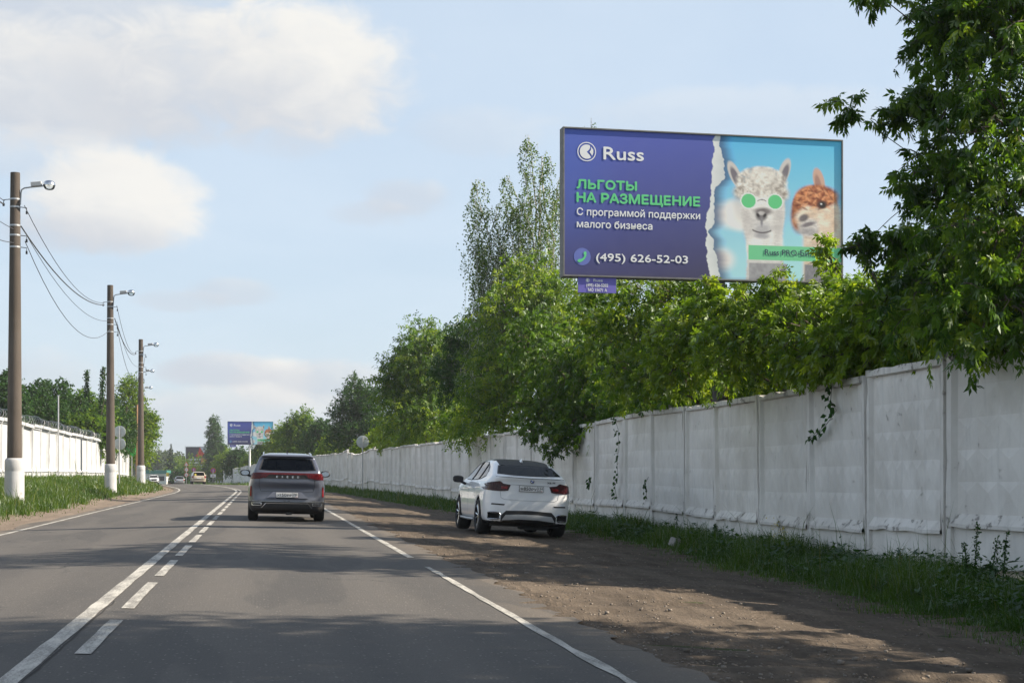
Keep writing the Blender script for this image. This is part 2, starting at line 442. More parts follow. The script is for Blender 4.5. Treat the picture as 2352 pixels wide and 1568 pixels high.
def mat_paint(name, base, metal=0.0, rough=0.32, flake=0.0, dust=0.25, dustc=(0.22, 0.20, 0.17)):
    """car paint with clear coat, road dust towards the sills"""
    m, gg, out = material(name)
    co = gg.n('ShaderNodeTexCoord').outputs['Object']
    x, y, z = gg.sep(co)
    n = gg.noise(co, 3.0, 5, 0.65)
    low = gg.m('MULTIPLY', gg.ss(gg.m('ADD', z, gg.m('MULTIPLY', n, 0.5)), 0.45, 1.15, 1.0, 0.0), dust)
    film = gg.m('MULTIPLY', gg.noise(co, 1.4, 4, 0.6), 0.10)
    k = gg.m('ADD', low, film, clamp=True)
    c = gg.mix(k, base, dustc)
    r = gg.m('ADD', rough, gg.m('MULTIPLY', k, 0.5), clamp=True)
    lin = gg.mix(gg.n('ShaderNodeNewGeometry').outputs['Backfacing'], c, (0.02, 0.02, 0.02))
    p = principled(gg, out, lin, r, metal, coat=0.8, spec=0.5)
    return m
def mat_vcol(name, rough=0.55):
    m, gg, out = material(name)
    a = gg.n('ShaderNodeAttribute', attribute_name='print').outputs['Color']
    co = gg.n('ShaderNodeTexCoord').outputs['Object']
    f = gg.noise(co, 2.5, 3, 0.5)
    principled(gg, out, gg.mix(gg.m('MULTIPLY', f, 0.06), a, (0.35, 0.36, 0.38)), rough, spec=0.3)
    return m

M_ASPH = mat_asphalt(); M_DIRT = mat_dirt('shoulder_dirt', (0.112, 0.088, 0.066), (0.200, 0.158, 0.118), (0.055, 0.044, 0.035))
M_SAND = mat_dirt('verge_sand', (0.20, 0.158, 0.122), (0.28, 0.225, 0.175), (0.15, 0.12, 0.096))
M_SOIL = mat_ground(); M_LINE = mat_marking()
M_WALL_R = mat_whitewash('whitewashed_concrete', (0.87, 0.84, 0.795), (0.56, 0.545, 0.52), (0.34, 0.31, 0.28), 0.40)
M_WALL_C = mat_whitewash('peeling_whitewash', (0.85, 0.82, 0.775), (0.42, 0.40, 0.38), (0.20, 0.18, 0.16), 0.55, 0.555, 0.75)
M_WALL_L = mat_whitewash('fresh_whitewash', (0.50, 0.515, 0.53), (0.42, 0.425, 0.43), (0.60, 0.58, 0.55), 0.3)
M_BARE = mat_whitewash('broken_concrete', (0.34, 0.32, 0.30), (0.2, 0.19, 0.18), (0.5, 0.48, 0.46), 0.6)
M_BARK = mat_bark('bark', (0.05, 0.04, 0.03), (0.14, 0.115, 0.09))
M_BIRCH = mat_bark('birch_bark', (0.62, 0.60, 0.56), (0.06, 0.055, 0.05), True)
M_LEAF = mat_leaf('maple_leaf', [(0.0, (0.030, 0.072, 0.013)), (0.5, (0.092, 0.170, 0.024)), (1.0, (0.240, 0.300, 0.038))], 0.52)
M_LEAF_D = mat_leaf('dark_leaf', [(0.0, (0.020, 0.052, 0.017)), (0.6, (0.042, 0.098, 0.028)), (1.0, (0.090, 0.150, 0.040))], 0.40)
M_LEAF_Y = mat_leaf('yellow_green_leaf', [(0.0, (0.070, 0.135, 0.016)), (0.5, (0.165, 0.245, 0.027)), (1.0, (0.280, 0.330, 0.040))], 0.52)
M_LEAF_B = mat_leaf('birch_leaf', [(0.0, (0.040, 0.082, 0.020)), (0.6, (0.080, 0.132, 0.030)), (1.0, (0.140, 0.185, 0.048))], 0.45)
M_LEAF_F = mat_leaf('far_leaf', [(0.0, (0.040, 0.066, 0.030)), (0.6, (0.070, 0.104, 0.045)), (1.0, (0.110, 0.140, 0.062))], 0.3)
M_NEEDLE = mat_leaf('spruce_needle', [(0.0, (0.020, 0.040, 0.024)), (1.0, (0.050, 0.080, 0.046))], 0.15)
M_GRASS = mat_leaf('grass_blade', [(0.0, (0.034, 0.076, 0.014)), (0.6, (0.070, 0.125, 0.022)), (0.9, (0.125, 0.165, 0.035)), (1.0, (0.17, 0.16, 0.06))], 0.40, 0.06)
M_PETAL = plain('yellow_petal', (0.62, 0.48, 0.04), 0.7)
M_POLE = mat_whitewash('pole_concrete', (0.110, 0.093, 0.079), (0.072, 0.061, 0.053), (0.18, 0.16, 0.14), 0.7)
M_PAINTW = mat_whitewash('white_limewash', (0.50, 0.51, 0.525), (0.42, 0.42, 0.41), (0.4, 0.38, 0.35), 0.3)
M_STEEL = plain('galvanised_steel', (0.42, 0.43, 0.44), 0.45, 0.7)
M_DARKM = plain('dark_metal', (0.05, 0.05, 0.055), 0.5, 0.5)
M_GBLACK = plain('gloss_black', (0.010, 0.010, 0.012), 0.42, coat=0.0, var=0.0, spec=0.07)
M_SILVER = plain('silver_trim_paint', (0.44, 0.45, 0.46), 0.42, 0.15)
M_BLACK = plain('black_plastic', (0.018, 0.018, 0.019), 0.55)
M_RUBBER = plain('tyre_rubber', (0.022, 0.021, 0.020), 0.85)
M_CHROME = plain('bright_metal', (0.62, 0.63, 0.65), 0.22, 1.0)
M_WIRE = plain('cable_sheath', (0.055, 0.058, 0.065), 0.6)
M_SIGNBACK = plain('sign_back_aluminium', (0.46, 0.49, 0.48), 0.5, 0.35)
M_WHITE = plain('white_paint', (0.76, 0.76, 0.75), 0.5, var=0.05)
M_INTERIOR = plain('seat_fabric', (0.022, 0.022, 0.024), 0.8)
M_LENS = mat_glass('clear_lens', (0.9, 0.92, 0.92), 0.05)
# ================================================================ terrain and road
def C(Y):
    """road centre line: straight, then bending left"""
    Y = np.asarray(Y, dtype=float)
    q = np.clip(Y - 85, 0, 36); r = np.clip(Y - 121, 0, None); t = np.clip(Y - 262, 0, 80); w = np.clip(Y - 342, 0, None)
    return -1.38 - 0.1666 * Y - q * q / 700.0 - r * (36 / 350.0) - t * t / 300.0 - w * (160 / 300.0)
D_T = [-900, -60, -14, -10, -7.5, -6.3, -5.6, -5.0, -3.95, 0, 3.95, 5, 6, 8, 9.5, 11, 14, 60, 900]
Z_T = [1.4, 1.1, 0.9, 0.74, 0.55, 0.36, 0.16, -0.01, -0.055, 0.03, -0.055, -0.10, -0.15, -0.27, -0.27, -0.24, -0.10, 0.1, 0.2]
KD = 1.014
def prof(d): return np.interp(d, D_T, Z_T)
def dof(X, Y): return (np.asarray(X, float) - C(Y)) / KD
def dip(Y): return np.interp(Y, [-100, 145, 177, 240, 280, 330, 600, 3000], [0, 0, -0.22, -0.75, -1.12, -1.35, -1.6, -1.6])   # the road falls away past the bend
def GZ(X, Y): return prof(dof(X, Y)) + dip(Y)
rng = np.random.default_rng(7)
def wob1(y, seed, amp, step=1.0):
    r = np.random.default_rng(seed); t = r.normal(size=4000)
    y = (np.asarray(y, float) + 200) / step
    i = np.clip(y.astype(int), 0, 3998); f = y - i; f = f * f * (3 - 2 * f)
    return (t[i] * (1 - f) + t[i + 1] * f) * amp
def strip(name, Ys, dfun, nd, mat, lift, parent=None, rough=0.0, kind=True, seed=1):
    """sheet following the road; dfun(Y) -> array (len Y, nd) of lateral offsets"""
    Ys = np.asarray(Ys, float); Dm = dfun(Ys)
    Yg = np.repeat(Ys[:, None], Dm.shape[1], 1)
    X = C(Yg) + Dm * KD; Z = prof(Dm) + dip(Yg) + lift
    if rough:
        r = np.random.default_rng(seed).normal(size=Z.shape) * rough
        r[:, 0] = 0; r[:, -1] = 0
        Z = Z + r
    V = np.stack([X, Yg, Z], -1).reshape(-1, 3); n = Dm.shape[1]; ny = len(Ys)
    i = np.arange(ny - 1)[:, None] * n + np.arange(n - 1)[None]
    Fq = np.stack([i, i + 1, i + n + 1, i + n], -1).reshape(-1, 4)
    o = fast_mesh(name, V, Fq, mat, parent, smooth=True, uv=np.stack([Dm, Yg], -1).reshape(-1, 2))
    if kind: o['kind'] = 'structure'
    return o
Ynear = np.concatenate([np.arange(-24, 60, 0.5), np.arange(60, 140, 1.0), np.arange(140, 260, 4.0), np.geomspace(264, 2600, 26)])
dg = np.array(sorted(set(D_T + list(np.arange(-14, 15, 1.0)) + [-300, -150, -30, -20, 20, 30, 150, 300])))
ground = strip('ground', Ynear, lambda Y: np.repeat(dg[None], len(Y), 0), len(dg), M_SOIL, -0.02)
DB = lambda Y: np.interp(Y, [8, 16, 23, 30, 38, 58, 80, 120, 260], [7.9, 8.1, 8.7, 9.1, 9.2, 8.5, 7.4, 6.2, 5.0]) + wob1(Y, 3, 0.16, 1.7) + wob1(Y, 4, 0.07, 0.5)
DL = lambda Y: np.interp(Y, [-24, 30, 60, 110, 140, 260], [5.3, 5.3, 5.5, 5.3, 5.0, 4.6]) + wob1(Y, 5, 0.12, 2.0) + wob1(Y, 6, 0.06, 0.5)
Yroad = np.concatenate([np.arange(-24, 6, 0.4), np.arange(6, 36, 0.12), np.arange(36, 70, 0.4), np.arange(70, 140, 0.8), np.arange(140, 300, 3.0)])
def lin(a, b, n): return a[:, None] + (b - a)[:, None] * np.linspace(0, 1, n)[None]
shoulder = strip('dirt_shoulder', Yroad, lambda Y: lin(np.full(len(Y), 3.6), DB(Y) + 0.35, 14), 14, M_DIRT, 0.0, rough=0.016)
sandy = strip('sandy_verge', Yroad, lambda Y: lin(-DL(Y) - 0.25, np.full(len(Y), -3.6), 8), 8, M_SAND, 0.0, rough=0.008)
def road_d(Y):
    Rr = 3.98 + wob1(Y, 11, 0.06, 1.2) + wob1(Y, 12, 0.04, 0.4) + wob1(Y, 14, 0.025, 0.13); L = -3.98 + wob1(Y, 13, 0.06, 1.2)
    base = np.array([-3.5, -2.5, -1.6, -0.8, 0, 0.8, 1.6, 2.5, 3.5])
    return np.concatenate([L[:, None], np.repeat(base[None], len(Y), 0), Rr[:, None]], 1)
road = strip('road', Yroad, road_d, 11, M_ASPH, 0.022)
def mark(name, y0, y1, da, db, step=0.4, seed=0, worn=0.004):
    n = max(3, int((y1 - y0) / step) + 1); Y = np.linspace(y0, y1, n)
    a = np.full(n, da) + wob1(Y, 20 + seed, worn, 0.5); b = np.full(n, db) + wob1(Y, 40 + seed, worn, 0.5)
    return strip(name, Y, lambda Y: np.stack([a, (a + b) / 2, b], 1), 3, M_LINE, 0.0275, parent=road, kind=False)
mark('centre_line', -20, 260, -0.072, 0.058, 0.5, 1)
mark('edge_line', 21.6, 260, 3.43, 3.53, 0.5, 2); mark('edge_line', -20, 19.5, 3.44, 3.52, 0.5, 3, 0.008)
mark('edge_line', -20, 260, -3.68, -3.57, 0.5, 4)
n_ = 60; Yc = np.linspace(4, 13.5, n_); a_ = 0.070 + wob1(Yc, 61, 0.007, 0.4); b_ = a_ + 0.007 + np.abs(wob1(Yc, 62, 0.007, 0.3))
strip('joint_crack', Yc, lambda Y: np.stack([a_, b_], 1), 2, plain('tar_filled_crack', (0.018, 0.017, 0.016), .9), 0.0262, parent=road, kind=False)
y = 8.78 - 4.0 * 5
k = 0
while y < 150:
    mark('lane_dash', y + (0.8 if 8 < y < 9 else 0), y + 3.0, 0.20, 0.305, 0.5, k % 15); y += 4.0; k += 1

# ================================================================ grass
def make_blades(x, y, z, h, w, lean, tone, rs):
    n = len(x); th = rs.uniform(0, 2 * np.pi, n); la = rs.uniform(0, 2 * np.pi, n)
    dxw = np.cos(th) * w / 2; dyw = np.sin(th) * w / 2
    lx = np.cos(la) * lean * h; ly = np.sin(la) * lean * h
    V = np.empty((n, 5, 3), np.float32)
    V[:, 0] = np.stack([x - dxw, y - dyw, z], 1); V[:, 1] = np.stack([x + dxw, y + dyw, z], 1)
    V[:, 2] = np.stack([x + dxw * .7 + lx * .35, y + dyw * .7 + ly * .35, z + h * .6], 1)
    V[:, 3] = np.stack([x - dxw * .7 + lx * .35, y - dyw * .7 + ly * .35, z + h * .6], 1)
    V[:, 4] = np.stack([x + lx, y + ly, z + h * (1 - lean * 0.35)], 1)
    b = np.arange(n)[:, None] * 5
    F1 = b + np.array([[0, 1, 2]]); F2 = b + np.array([[0, 2, 3]]); F3 = b + np.array([[3, 2, 4]])
    return V.reshape(-1, 3), np.concatenate([F1, F2, F3]), np.repeat(tone, 5)
def grass(name, label, Yr, dlo, dhi, n, hmin, hmax, seed, mat, w=0.012, p=1.0, clump=0.35, tone_=0.45):
    rs = np.random.default_rng(seed)
    # more blades close to the camera
    t = rs.uniform(0, 1, n); Y = 1 / (1 / Yr[0] ** p + t * (1 / Yr[1] ** p - 1 / Yr[0] ** p)) ** 1.0 if p == 1 else Yr[0] + t * (Yr[1] - Yr[0])
    lo = dlo(Y); hi = dhi(Y); ed_ = rs.exponential(0.16, n); d = lo - ed_ + (hi - lo + 2 * ed_) * rs.uniform(0, 1, n)
    X = C(Y) + d * KD
    cl = np.sin(X * 1.9 + seed) * np.sin(Y * 0.83 + 1.3 * seed) + 0.6 * np.sin(X * 4.1 + 2) * np.sin(Y * 2.3) + rs.normal(size=n) * 0.3
    h = (hmin + (hmax - hmin) * rs.beta(2, 3, n)) * (1 + clump * cl) * np.clip(np.minimum(d - lo, hi - d + 0.5) / 0.5 + 0.35, 0.35, 1)
    h = np.clip(h, 0.04, None); tall = rs.uniform(size=n) < 0.012; h[tall] *= rs.uniform(1.5, 2.4, tall.sum())
    ww = w * np.clip(Y / 25, 0.8, 6)
    tone = np.clip(tone_ + 0.18 * cl + rs.normal(size=n) * 0.16, 0, 1); tone[rs.uniform(size=n) < 0.02] = 1.0
    V, Fq, tn = make_blades(X, Y, prof(d) + dip(Y) - 0.03, h, ww, rs.uniform(0.05, 0.75, n), tone, rs)
    o = fast_mesh(name, V, Fq, mat, attrs={'tone': tn})
    return tag(o, label, 'grass', kind='stuff')
def gravel():
    rs = np.random.default_rng(91); n = 3600; t = rs.uniform(0, 1, n); Y = 1 / (1 / 7.5 + t * (1 / 60 - 1 / 7.5)); e = rs.uniform(size=n) < .4
    d = np.where(e, 3.95 + np.abs(rs.normal(size=n)) * .8, 4 + (DB(Y) - 4) * rs.uniform(0, 1, n)); X = C(Y) + d * KD; r = np.clip(rs.lognormal(-5.25, .5, n), .003, .03)
    o8 = np.array([(x, y, z) for x in (-1, 1) for y in (-1, 1) for z in (-1, 1)], float); V = o8[None] * r[:, None, None] * rs.uniform(.5, 1.1, (n, 8, 1)) * np.array([1, 1, .7]); a = rs.uniform(0, 6.28, n); c_, s_ = np.cos(a)[:, None], np.sin(a)[:, None]
    V = np.stack([V[..., 0] * c_ - V[..., 1] * s_ + X[:, None], V[..., 0] * s_ + V[..., 1] * c_ + Y[:, None], V[..., 2] + (prof(d) + .006)[:, None] + r[:, None] * .3], -1)
    f6 = np.array([(0, 1, 3, 2), (4, 6, 7, 5), (0, 4, 5, 1), (2, 3, 7, 6), (0, 2, 6, 4), (1, 5, 7, 3)]); Fq = (np.arange(n)[:, None, None] * 8 + f6[None]).reshape(-1, 4)
    tag(fast_mesh('gravel', V.reshape(-1, 3), Fq, plain('gravel_stone', (.21, .18, .15), .9, var=.5, scale=3)), 'loose gravel scattered over the dirt shoulder', 'gravel', kind='stuff')
gravel()
def broad_weeds():
    rs = np.random.default_rng(77); nc = 1500; t = rs.uniform(0, 1, nc); Y = 1 / (1 / 12 + t * (1 / 90 - 1 / 12)); lo = DB(Y); hi = dof(wall_x(Y), Y); d = lo + (hi - lo) * rs.beta(1.6, 1.0, nc); X = C(Y) + d * KD
    per = 12; I = np.repeat(np.arange(nc), per); n = nc * per; sz = rs.uniform(.6, 1.5, nc)[I]; hh = rs.uniform(.05, .42, nc)[I] * rs.uniform(.3, 1, n)
    p = np.stack([X[I] + rs.normal(size=n) * .07 * sz, Y[I] + rs.normal(size=n) * .07 * sz, prof(d)[I] + hh], 1); a = rs.uniform(0, 6.28, n)
    ax = np.stack([np.cos(a), np.sin(a), rs.uniform(-.5, .7, n)], 1); ax /= np.linalg.norm(ax, axis=1, keepdims=True); sd = np.stack([-np.sin(a), np.cos(a), rs.normal(size=n) * .3], 1); L = rs.uniform(.05, .11, n) * sz; w = L * rs.uniform(.3, .6, n)
    V = np.empty((n, 4, 3), np.float32); V[:, 0] = p; V[:, 1] = p + ax * (L * .5)[:, None] + sd * (w / 2)[:, None]; V[:, 2] = p + ax * L[:, None]; V[:, 3] = p + ax * (L * .5)[:, None] - sd * (w / 2)[:, None]
    tag(fast_mesh('ground_weeds', V.reshape(-1, 3), np.arange(n * 4).reshape(n, 4), M_LEAF_D, attrs={'tone': np.repeat(np.clip(rs.uniform(0, .7, nc)[I] + rs.normal(size=n) * .1, 0, 1), 4)}), 'low broad-leaved weeds growing through the grass below the long wall', 'weeds', kind='stuff')
def wall_x(Y): return np.interp(Y, WR[:, 0], WR[:, 1])
WR = np.array([(-10, 10.9), (8, 7.95), (14, 6.9), (20.3, 5.86), (23.1, 5.42), (25.8, 5.0), (33, 3.95), (40.2, 2.88), (45, 2.15), (60, -0.75), (80.5, -4.69), (106, -9.3), (126.6, -14), (148, -19.4), (190, -31.2), (240, -44.2), (330, -65.5), (400, -81)])
WL = np.array([(30, -16.8), (69.6, -23.45), (100, -28.4), (120, -31.75), (136, -34.5)])
grass('verge_grass', 'dark green grass and weeds along the foot of the long white wall', (11, 130), lambda Y: DB(Y) - 0.1, lambda Y: dof(wall_x(Y), Y) + 0.3, 190000, 0.07, 0.46, 21, M_GRASS, 0.011, clump=0.5, tone_=0.28)
grass('verge_grass', 'bright tall grass on the bank around the concrete lamp poles', (33, 150), lambda Y: -np.interp(Y, WL[:, 0], -(WL[:, 1] - C(WL[:, 0]))) - 0.4, lambda Y: -DL(Y) + 0.1, 110000, 0.16, 0.46, 22, M_GRASS, 0.012)
grass('verge_grass', 'far strip of grass below the wall past the road bend', (130, 330), lambda Y: DB(Y), lambda Y: dof(wall_x(Y), Y) + 0.3, 26000, 0.2, 0.5, 23, M_GRASS, 0.014)
broad_weeds()
# ================================================================ concrete panel walls
def panel_mesh(name, w, h, seed, mat, waffle=True, cols=7, rows=5, chip=0.012, mat2=None):
    """one precast slab: side ribs, top lip, sloped lower ledge, plinth, field of shallow pyramids. x along wall, -y towards the road"""
    r = random.Random(seed); bm = bmesh.new()
    def quad(pts):
        f = bm.faces.new([bm.verts.new(p) for p in pts]); return f
    rib, dep, led = 0.13, 0.07, 0.56
    top = h
    # field
    x0, x1, z0, z1 = rib, w - rib, led + 0.13, top - 0.12
    cw, rh = (x1 - x0) / cols, (z1 - z0) / rows
    for i in range(cols):
        for j in range(rows):
            a, b, c, d = x0 + i * cw, x0 + (i + 1) * cw, z0 + j * rh, z0 + (j + 1) * rh
            if waffle:
                m, n = (a + b) / 2 + cw * 0.10, c + rh * 0.66; q = dep - 0.027 + r.uniform(-.004, .004)
                ctr = bm.verts.new((m, q, n)); vs = [bm.verts.new(p) for p in ((a, dep, c), (b, dep, c), (b, dep, d), (a, dep, d))]
                for k in range(4): bm.faces.new((vs[k], vs[(k + 1) % 4], ctr))
            else: quad([(a, dep, c), (b, dep, c), (b, dep, d), (a, dep, d)])
    # bevels from the ribs into the field
    o = 0.03
    for (p, q_) in (((rib - o), x0), ((w - rib + o), x1)):
        quad([(p, 0, led), (q_, dep, z0), (q_, dep, z1), (p, 0, top - 0.10)])
    quad([(rib - o, 0, top - 0.10), (x0, dep, z1), (x1, dep, z1), (w - rib + o, 0, top - 0.10)])
    # sloped ledge, chipped lip
    n = 9; xs = [rib - o + (w - 2 * rib + 2 * o) * k / n for k in range(n + 1)]
    lip = [(-0.024 + max(0, r.gauss(0, chip)), led + r.gauss(0, 0.008)) for _ in xs]
    for k in range(n):
        fx = lambda x: x0 + (x1 - x0) * (x - xs[0]) / (xs[-1] - xs[0])
        quad([(xs[k], lip[k][0], lip[k][1]), (xs[k + 1], lip[k + 1][0], lip[k + 1][1]), (fx(xs[k + 1]), dep, z0), (fx(xs[k]), dep, z0)])
        quad([(xs[k], lip[k][0], lip[k][1]), (xs[k + 1], lip[k + 1][0], lip[k + 1][1]), (xs[k + 1], lip[k + 1][0], lip[k + 1][1] - 0.05), (xs[k], lip[k][0], lip[k][1] - 0.05)])
        quad([(xs[k], lip[k][0], lip[k][1] - 0.05), (xs[k + 1], lip[k + 1][0], lip[k + 1][1] - 0.05), (xs[k + 1], 0.05, led - 0.04), (xs[k], 0.05, led - 0.04)])
    # plinth
    zb = [r.uniform(-0.02, 0.03) for _ in range(5)]
    px = [rib - o + (w - 2 * rib + 2 * o) * k / 4 for k in range(5)]
    for k in range(4): quad([(px[k], 0.05, zb[k]), (px[k + 1], 0.05, zb[k + 1]), (px[k + 1], 0.05, led - 0.04), (px[k], 0.05, led - 0.04)])
    # ribs as ragged columns
    for a, b in ((0.004, rib - o), (w - rib + o, w - 0.004)):
        m = 10; zs = [-0.12 + (top + 0.12) * k / m for k in range(m + 1)]
        jl = [r.uniform(0, 0.012) for _ in zs]; ch = [0.0 if r.random() > 0.14 else r.uniform(.01, .03) for _ in zs]
        for k in range(m):
            z_, y_ = zs[k], zs[k + 1]
            quad([(a + jl[k], ch[k], z_), (b, 0, z_), (b, 0, y_), (a + jl[k + 1], ch[k + 1], y_)])
            quad([(a + jl[k], ch[k], z_), (a + jl[k + 1], ch[k + 1], y_), (a, 0.15, y_), (a, 0.15, z_)])
            quad([(b, 0, z_), (b, 0.15, z_), (b, 0.15, y_), (b, 0, y_)])
    # coping lip and back
    n = 8; tz = [top + r.gauss(0, 0.006) - (r.uniform(0.03, 0.09) if r.random() < 0.10 else 0) for _ in range(n + 1)]
    for k in range(n):
        a, b = w * k / n, w * (k + 1) / n
        quad([(a, -0.012, top - 0.10), (b, -0.012, top - 0.10), (b, -0.012, tz[k + 1]), (a, -0.012, tz[k])])
        quad([(a, -0.012, tz[k]), (b, -0.012, tz[k + 1]), (b, 0.16, tz[k + 1]), (a, 0.16, tz[k])])
        quad([(a, -0.012, top - 0.10), (a, 0.03, top - 0.11), (b, 0.03, top - 0.11), (b, -0.012, top - 0.10)])
        quad([(a, 0.16, tz[k]), (b, 0.16, tz[k + 1]), (b, 0.16, -0.1), (a, 0.16, -0.1)])
    for a in (0, w): quad([(a, -0.012, top - 0.10), (a, 0.16, top - 0.10), (a, 0.16, top), (a, -0.012, top)])
    quad([(0, 0.0, -0.12), (w, 0.0, -0.12), (w, 0.16, -0.12), (0, 0.16, -0.12)])
    bmesh.ops.remove_doubles(bm, verts=bm.verts, dist=0.0005)
    bmesh.ops.recalc_face_normals(bm, faces=bm.faces)
    for f in bm.faces:      # the ledge, coping and rib edges peel first
        c_ = f.calc_center_median()
        if c_.y < 0.045 and (c_.z > top - 0.13 or led - 0.06 < c_.z < led + 0.09 or f.calc_area() < 0.02): f.material_index = 1
    me = bpy.data.meshes.new(name); bm.to_mesh(me); bm.free(); me.materials.append(mat); me.materials.append(mat2 or mat)
    return me
def chain(poly, s0, s1, widths):
    """walk a polyline (Y, X) and return panel (start, end) points"""
    Y = np.linspace(poly[0, 0], poly[-1, 0], 4000); X = np.interp(Y, poly[:, 0], poly[:, 1])
    k = np.ones(41) / 41; X = np.convolve(np.pad(X, 20, mode='edge'), k, 'valid')
    L = np.concatenate([[0], np.cumsum(np.hypot(np.diff(X), np.diff(Y)))])
    return (lambda s: Vector((float(np.interp(s, L, X)), float(np.interp(s, L, Y)), 0))), (lambda y: float(np.interp(y, Y, L))), L[-1]
PW = 2.72
rvar = [panel_mesh('wall_panel', PW, 2.92, 50 + i, M_WALL_R, mat2=M_WALL_C) for i in range(5)]
wr = thing('concrete_wall', 'long grey-white panel wall along the dirt shoulder, under the trees and billboard', 'wall', (wall_x(30), 30, GZ(wall_x(30), 30)))
pt, sofy, Ltot = chain(WR, 0, 1, None)
# rib columns read off the picture fix the near panels
ribs = [2352 + 640, 2352 + 250, 2170, 1990, 1858, 1743, 1642, 1573, 1495, 1432, 1366, 1318, 1268, 1222]
def y_for_px(px):
    ys = np.linspace(6, 200, 6000); q = CX + F_PX * wall_x(ys) / ys
    return float(np.interp(-px, -q, ys))
ss_ = [sofy(y_for_px(p)) for p in ribs]
s = ss_[0]
ss_ = [s - PW * 4, s - PW * 3, s - PW * 2, s - PW] + ss_
while ss_[-1] < sofy(395): ss_.append(ss_[-1] + PW * (1 if ss_[-1] < sofy(200) else 1.6))
rr = random.Random(4)
mb = MB(); mb.box((0, .235, 1.2), (.30, .12, 2.9)); _o = mb.build('joint_sun_stop', M_BARE); JP = _o.data; bpy.data.objects.remove(_o)  # added concrete strip behind each joint, keeps the sun from leaking through
WALL_TOP = []
for i in range(len(ss_) - 1):
    a, b = pt(ss_[i]), pt(ss_[i + 1]); mid = (a + b) / 2; w = (b - a).length
    o = bpy.data.objects.new('wall_panel', rvar[rr.randrange(5)]); COL.objects.link(o); o.parent = wr
    base = float(np.interp(mid.y, [0, 16.5, 20, 23, 27, 45, 80, 110, 150, 190, 240, 330, 400], [0.08, 0.06, -0.08, -0.18, -0.25, -0.24, -0.17, -0.07, -0.05, -0.35, -0.8, -1.4, -1.5])) + rr.uniform(-0.04, 0.04)
    hsc = float(np.interp(mid.y, [0, 150, 190, 240, 330, 400], [1, 0.99, 0.96, 0.88, 0.78, 0.75]))
    tl = rr.gauss(0, R(0.35)); tip = rr.gauss(0, R(0.5))
    if 108 < mid.y < 128: tl = rr.gauss(0, R(2.2)); base += rr.uniform(-0.18, 0.10); tip = rr.gauss(0, R(1.5))
    ang = math.atan2(b.y - a.y, b.x - a.x)
    # local x runs along the wall from far to near so that -y faces the road
    o.location = Vector((b.x, b.y, base)) - wr.location
    o.rotation_euler = Euler((tip, tl, ang + math.pi))
    o.scale = ((w - rr.choice((0.012, 0.02, 0.045))) / PW, 1, hsc)
    WALL_TOP.append((mid.x, mid.y, base + 2.92 * hsc, ang))
    if mid.y < 160:
        jp = bpy.data.objects.new('joint_sun_stop', JP); COL.objects.link(jp); jp.parent = wr; jp.location = Vector((b.x, b.y, base)) - wr.location; jp.rotation_euler = (0, 0, ang + math.pi); jp.scale = (1, 1, hsc)
# lumps of broken concrete on the damaged top edges
for (px, Y, nn) in ((1862, 25.75, 6), (2176, 20.4, 5), (1572, 35.2, 5), (1350, 46.3, 7), (862, 109, 6), (2330, 18.1, 5)):
    mb = MB(); rq = random.Random(int(px)); X = float(wall_x(Y)); topz = min(WALL_TOP, key=lambda t: abs(t[1] - Y))[2]
    for k in range(nn):
        mb.box((X + 0.07 + rq.uniform(-.04, .04), Y + rq.uniform(-.25, .25), topz - 0.02 + rq.uniform(-.02, .05)), (rq.uniform(.07, .14), rq.uniform(.08, .2), rq.uniform(.05, .11)), (rq.random(), rq.random(), rq.random()))
    mb.build('broken_edge', M_BARE, wr, origin=wr.location)
# left wall: smoother, freshly whitewashed, with a thicker coping
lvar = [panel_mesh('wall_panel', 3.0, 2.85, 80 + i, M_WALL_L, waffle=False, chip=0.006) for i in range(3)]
wl = thing('concrete_wall', 'bright sunlit white panel wall topped with razor wire behind the lamp poles', 'wall', (-23.45, 69.6, 0.7))
ptl, sofl, Ll = chain(WL, 0, 1, None)
nL = int(Ll / 3.0)
LTOP = []
for i in range(nL):
    a, b = ptl(i * Ll / nL), ptl((i + 1) * Ll / nL); mid = (a + b) / 2
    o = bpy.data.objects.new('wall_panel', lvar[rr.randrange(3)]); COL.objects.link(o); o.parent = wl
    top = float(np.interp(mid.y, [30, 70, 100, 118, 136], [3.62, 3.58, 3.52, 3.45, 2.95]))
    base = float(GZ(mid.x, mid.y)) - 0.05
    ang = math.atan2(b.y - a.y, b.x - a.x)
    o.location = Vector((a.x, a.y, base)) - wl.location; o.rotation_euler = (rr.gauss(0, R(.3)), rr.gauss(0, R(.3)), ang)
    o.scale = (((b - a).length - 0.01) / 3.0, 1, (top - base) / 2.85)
    mb = MB(); mb.box((1.5, 0.06, 0.05), (2.9, 0.34, 0.16))
    c = mb.build('coping_block', M_WALL_L, wl, bevel=0.012)
    c.location = Vector((a.x, a.y, top + rr.uniform(-.02, .02))) - wl.location; c.rotation_euler = (rr.gauss(0, R(.8)), rr.gauss(0, R(.6)), ang)
    LTOP.append((a, top))
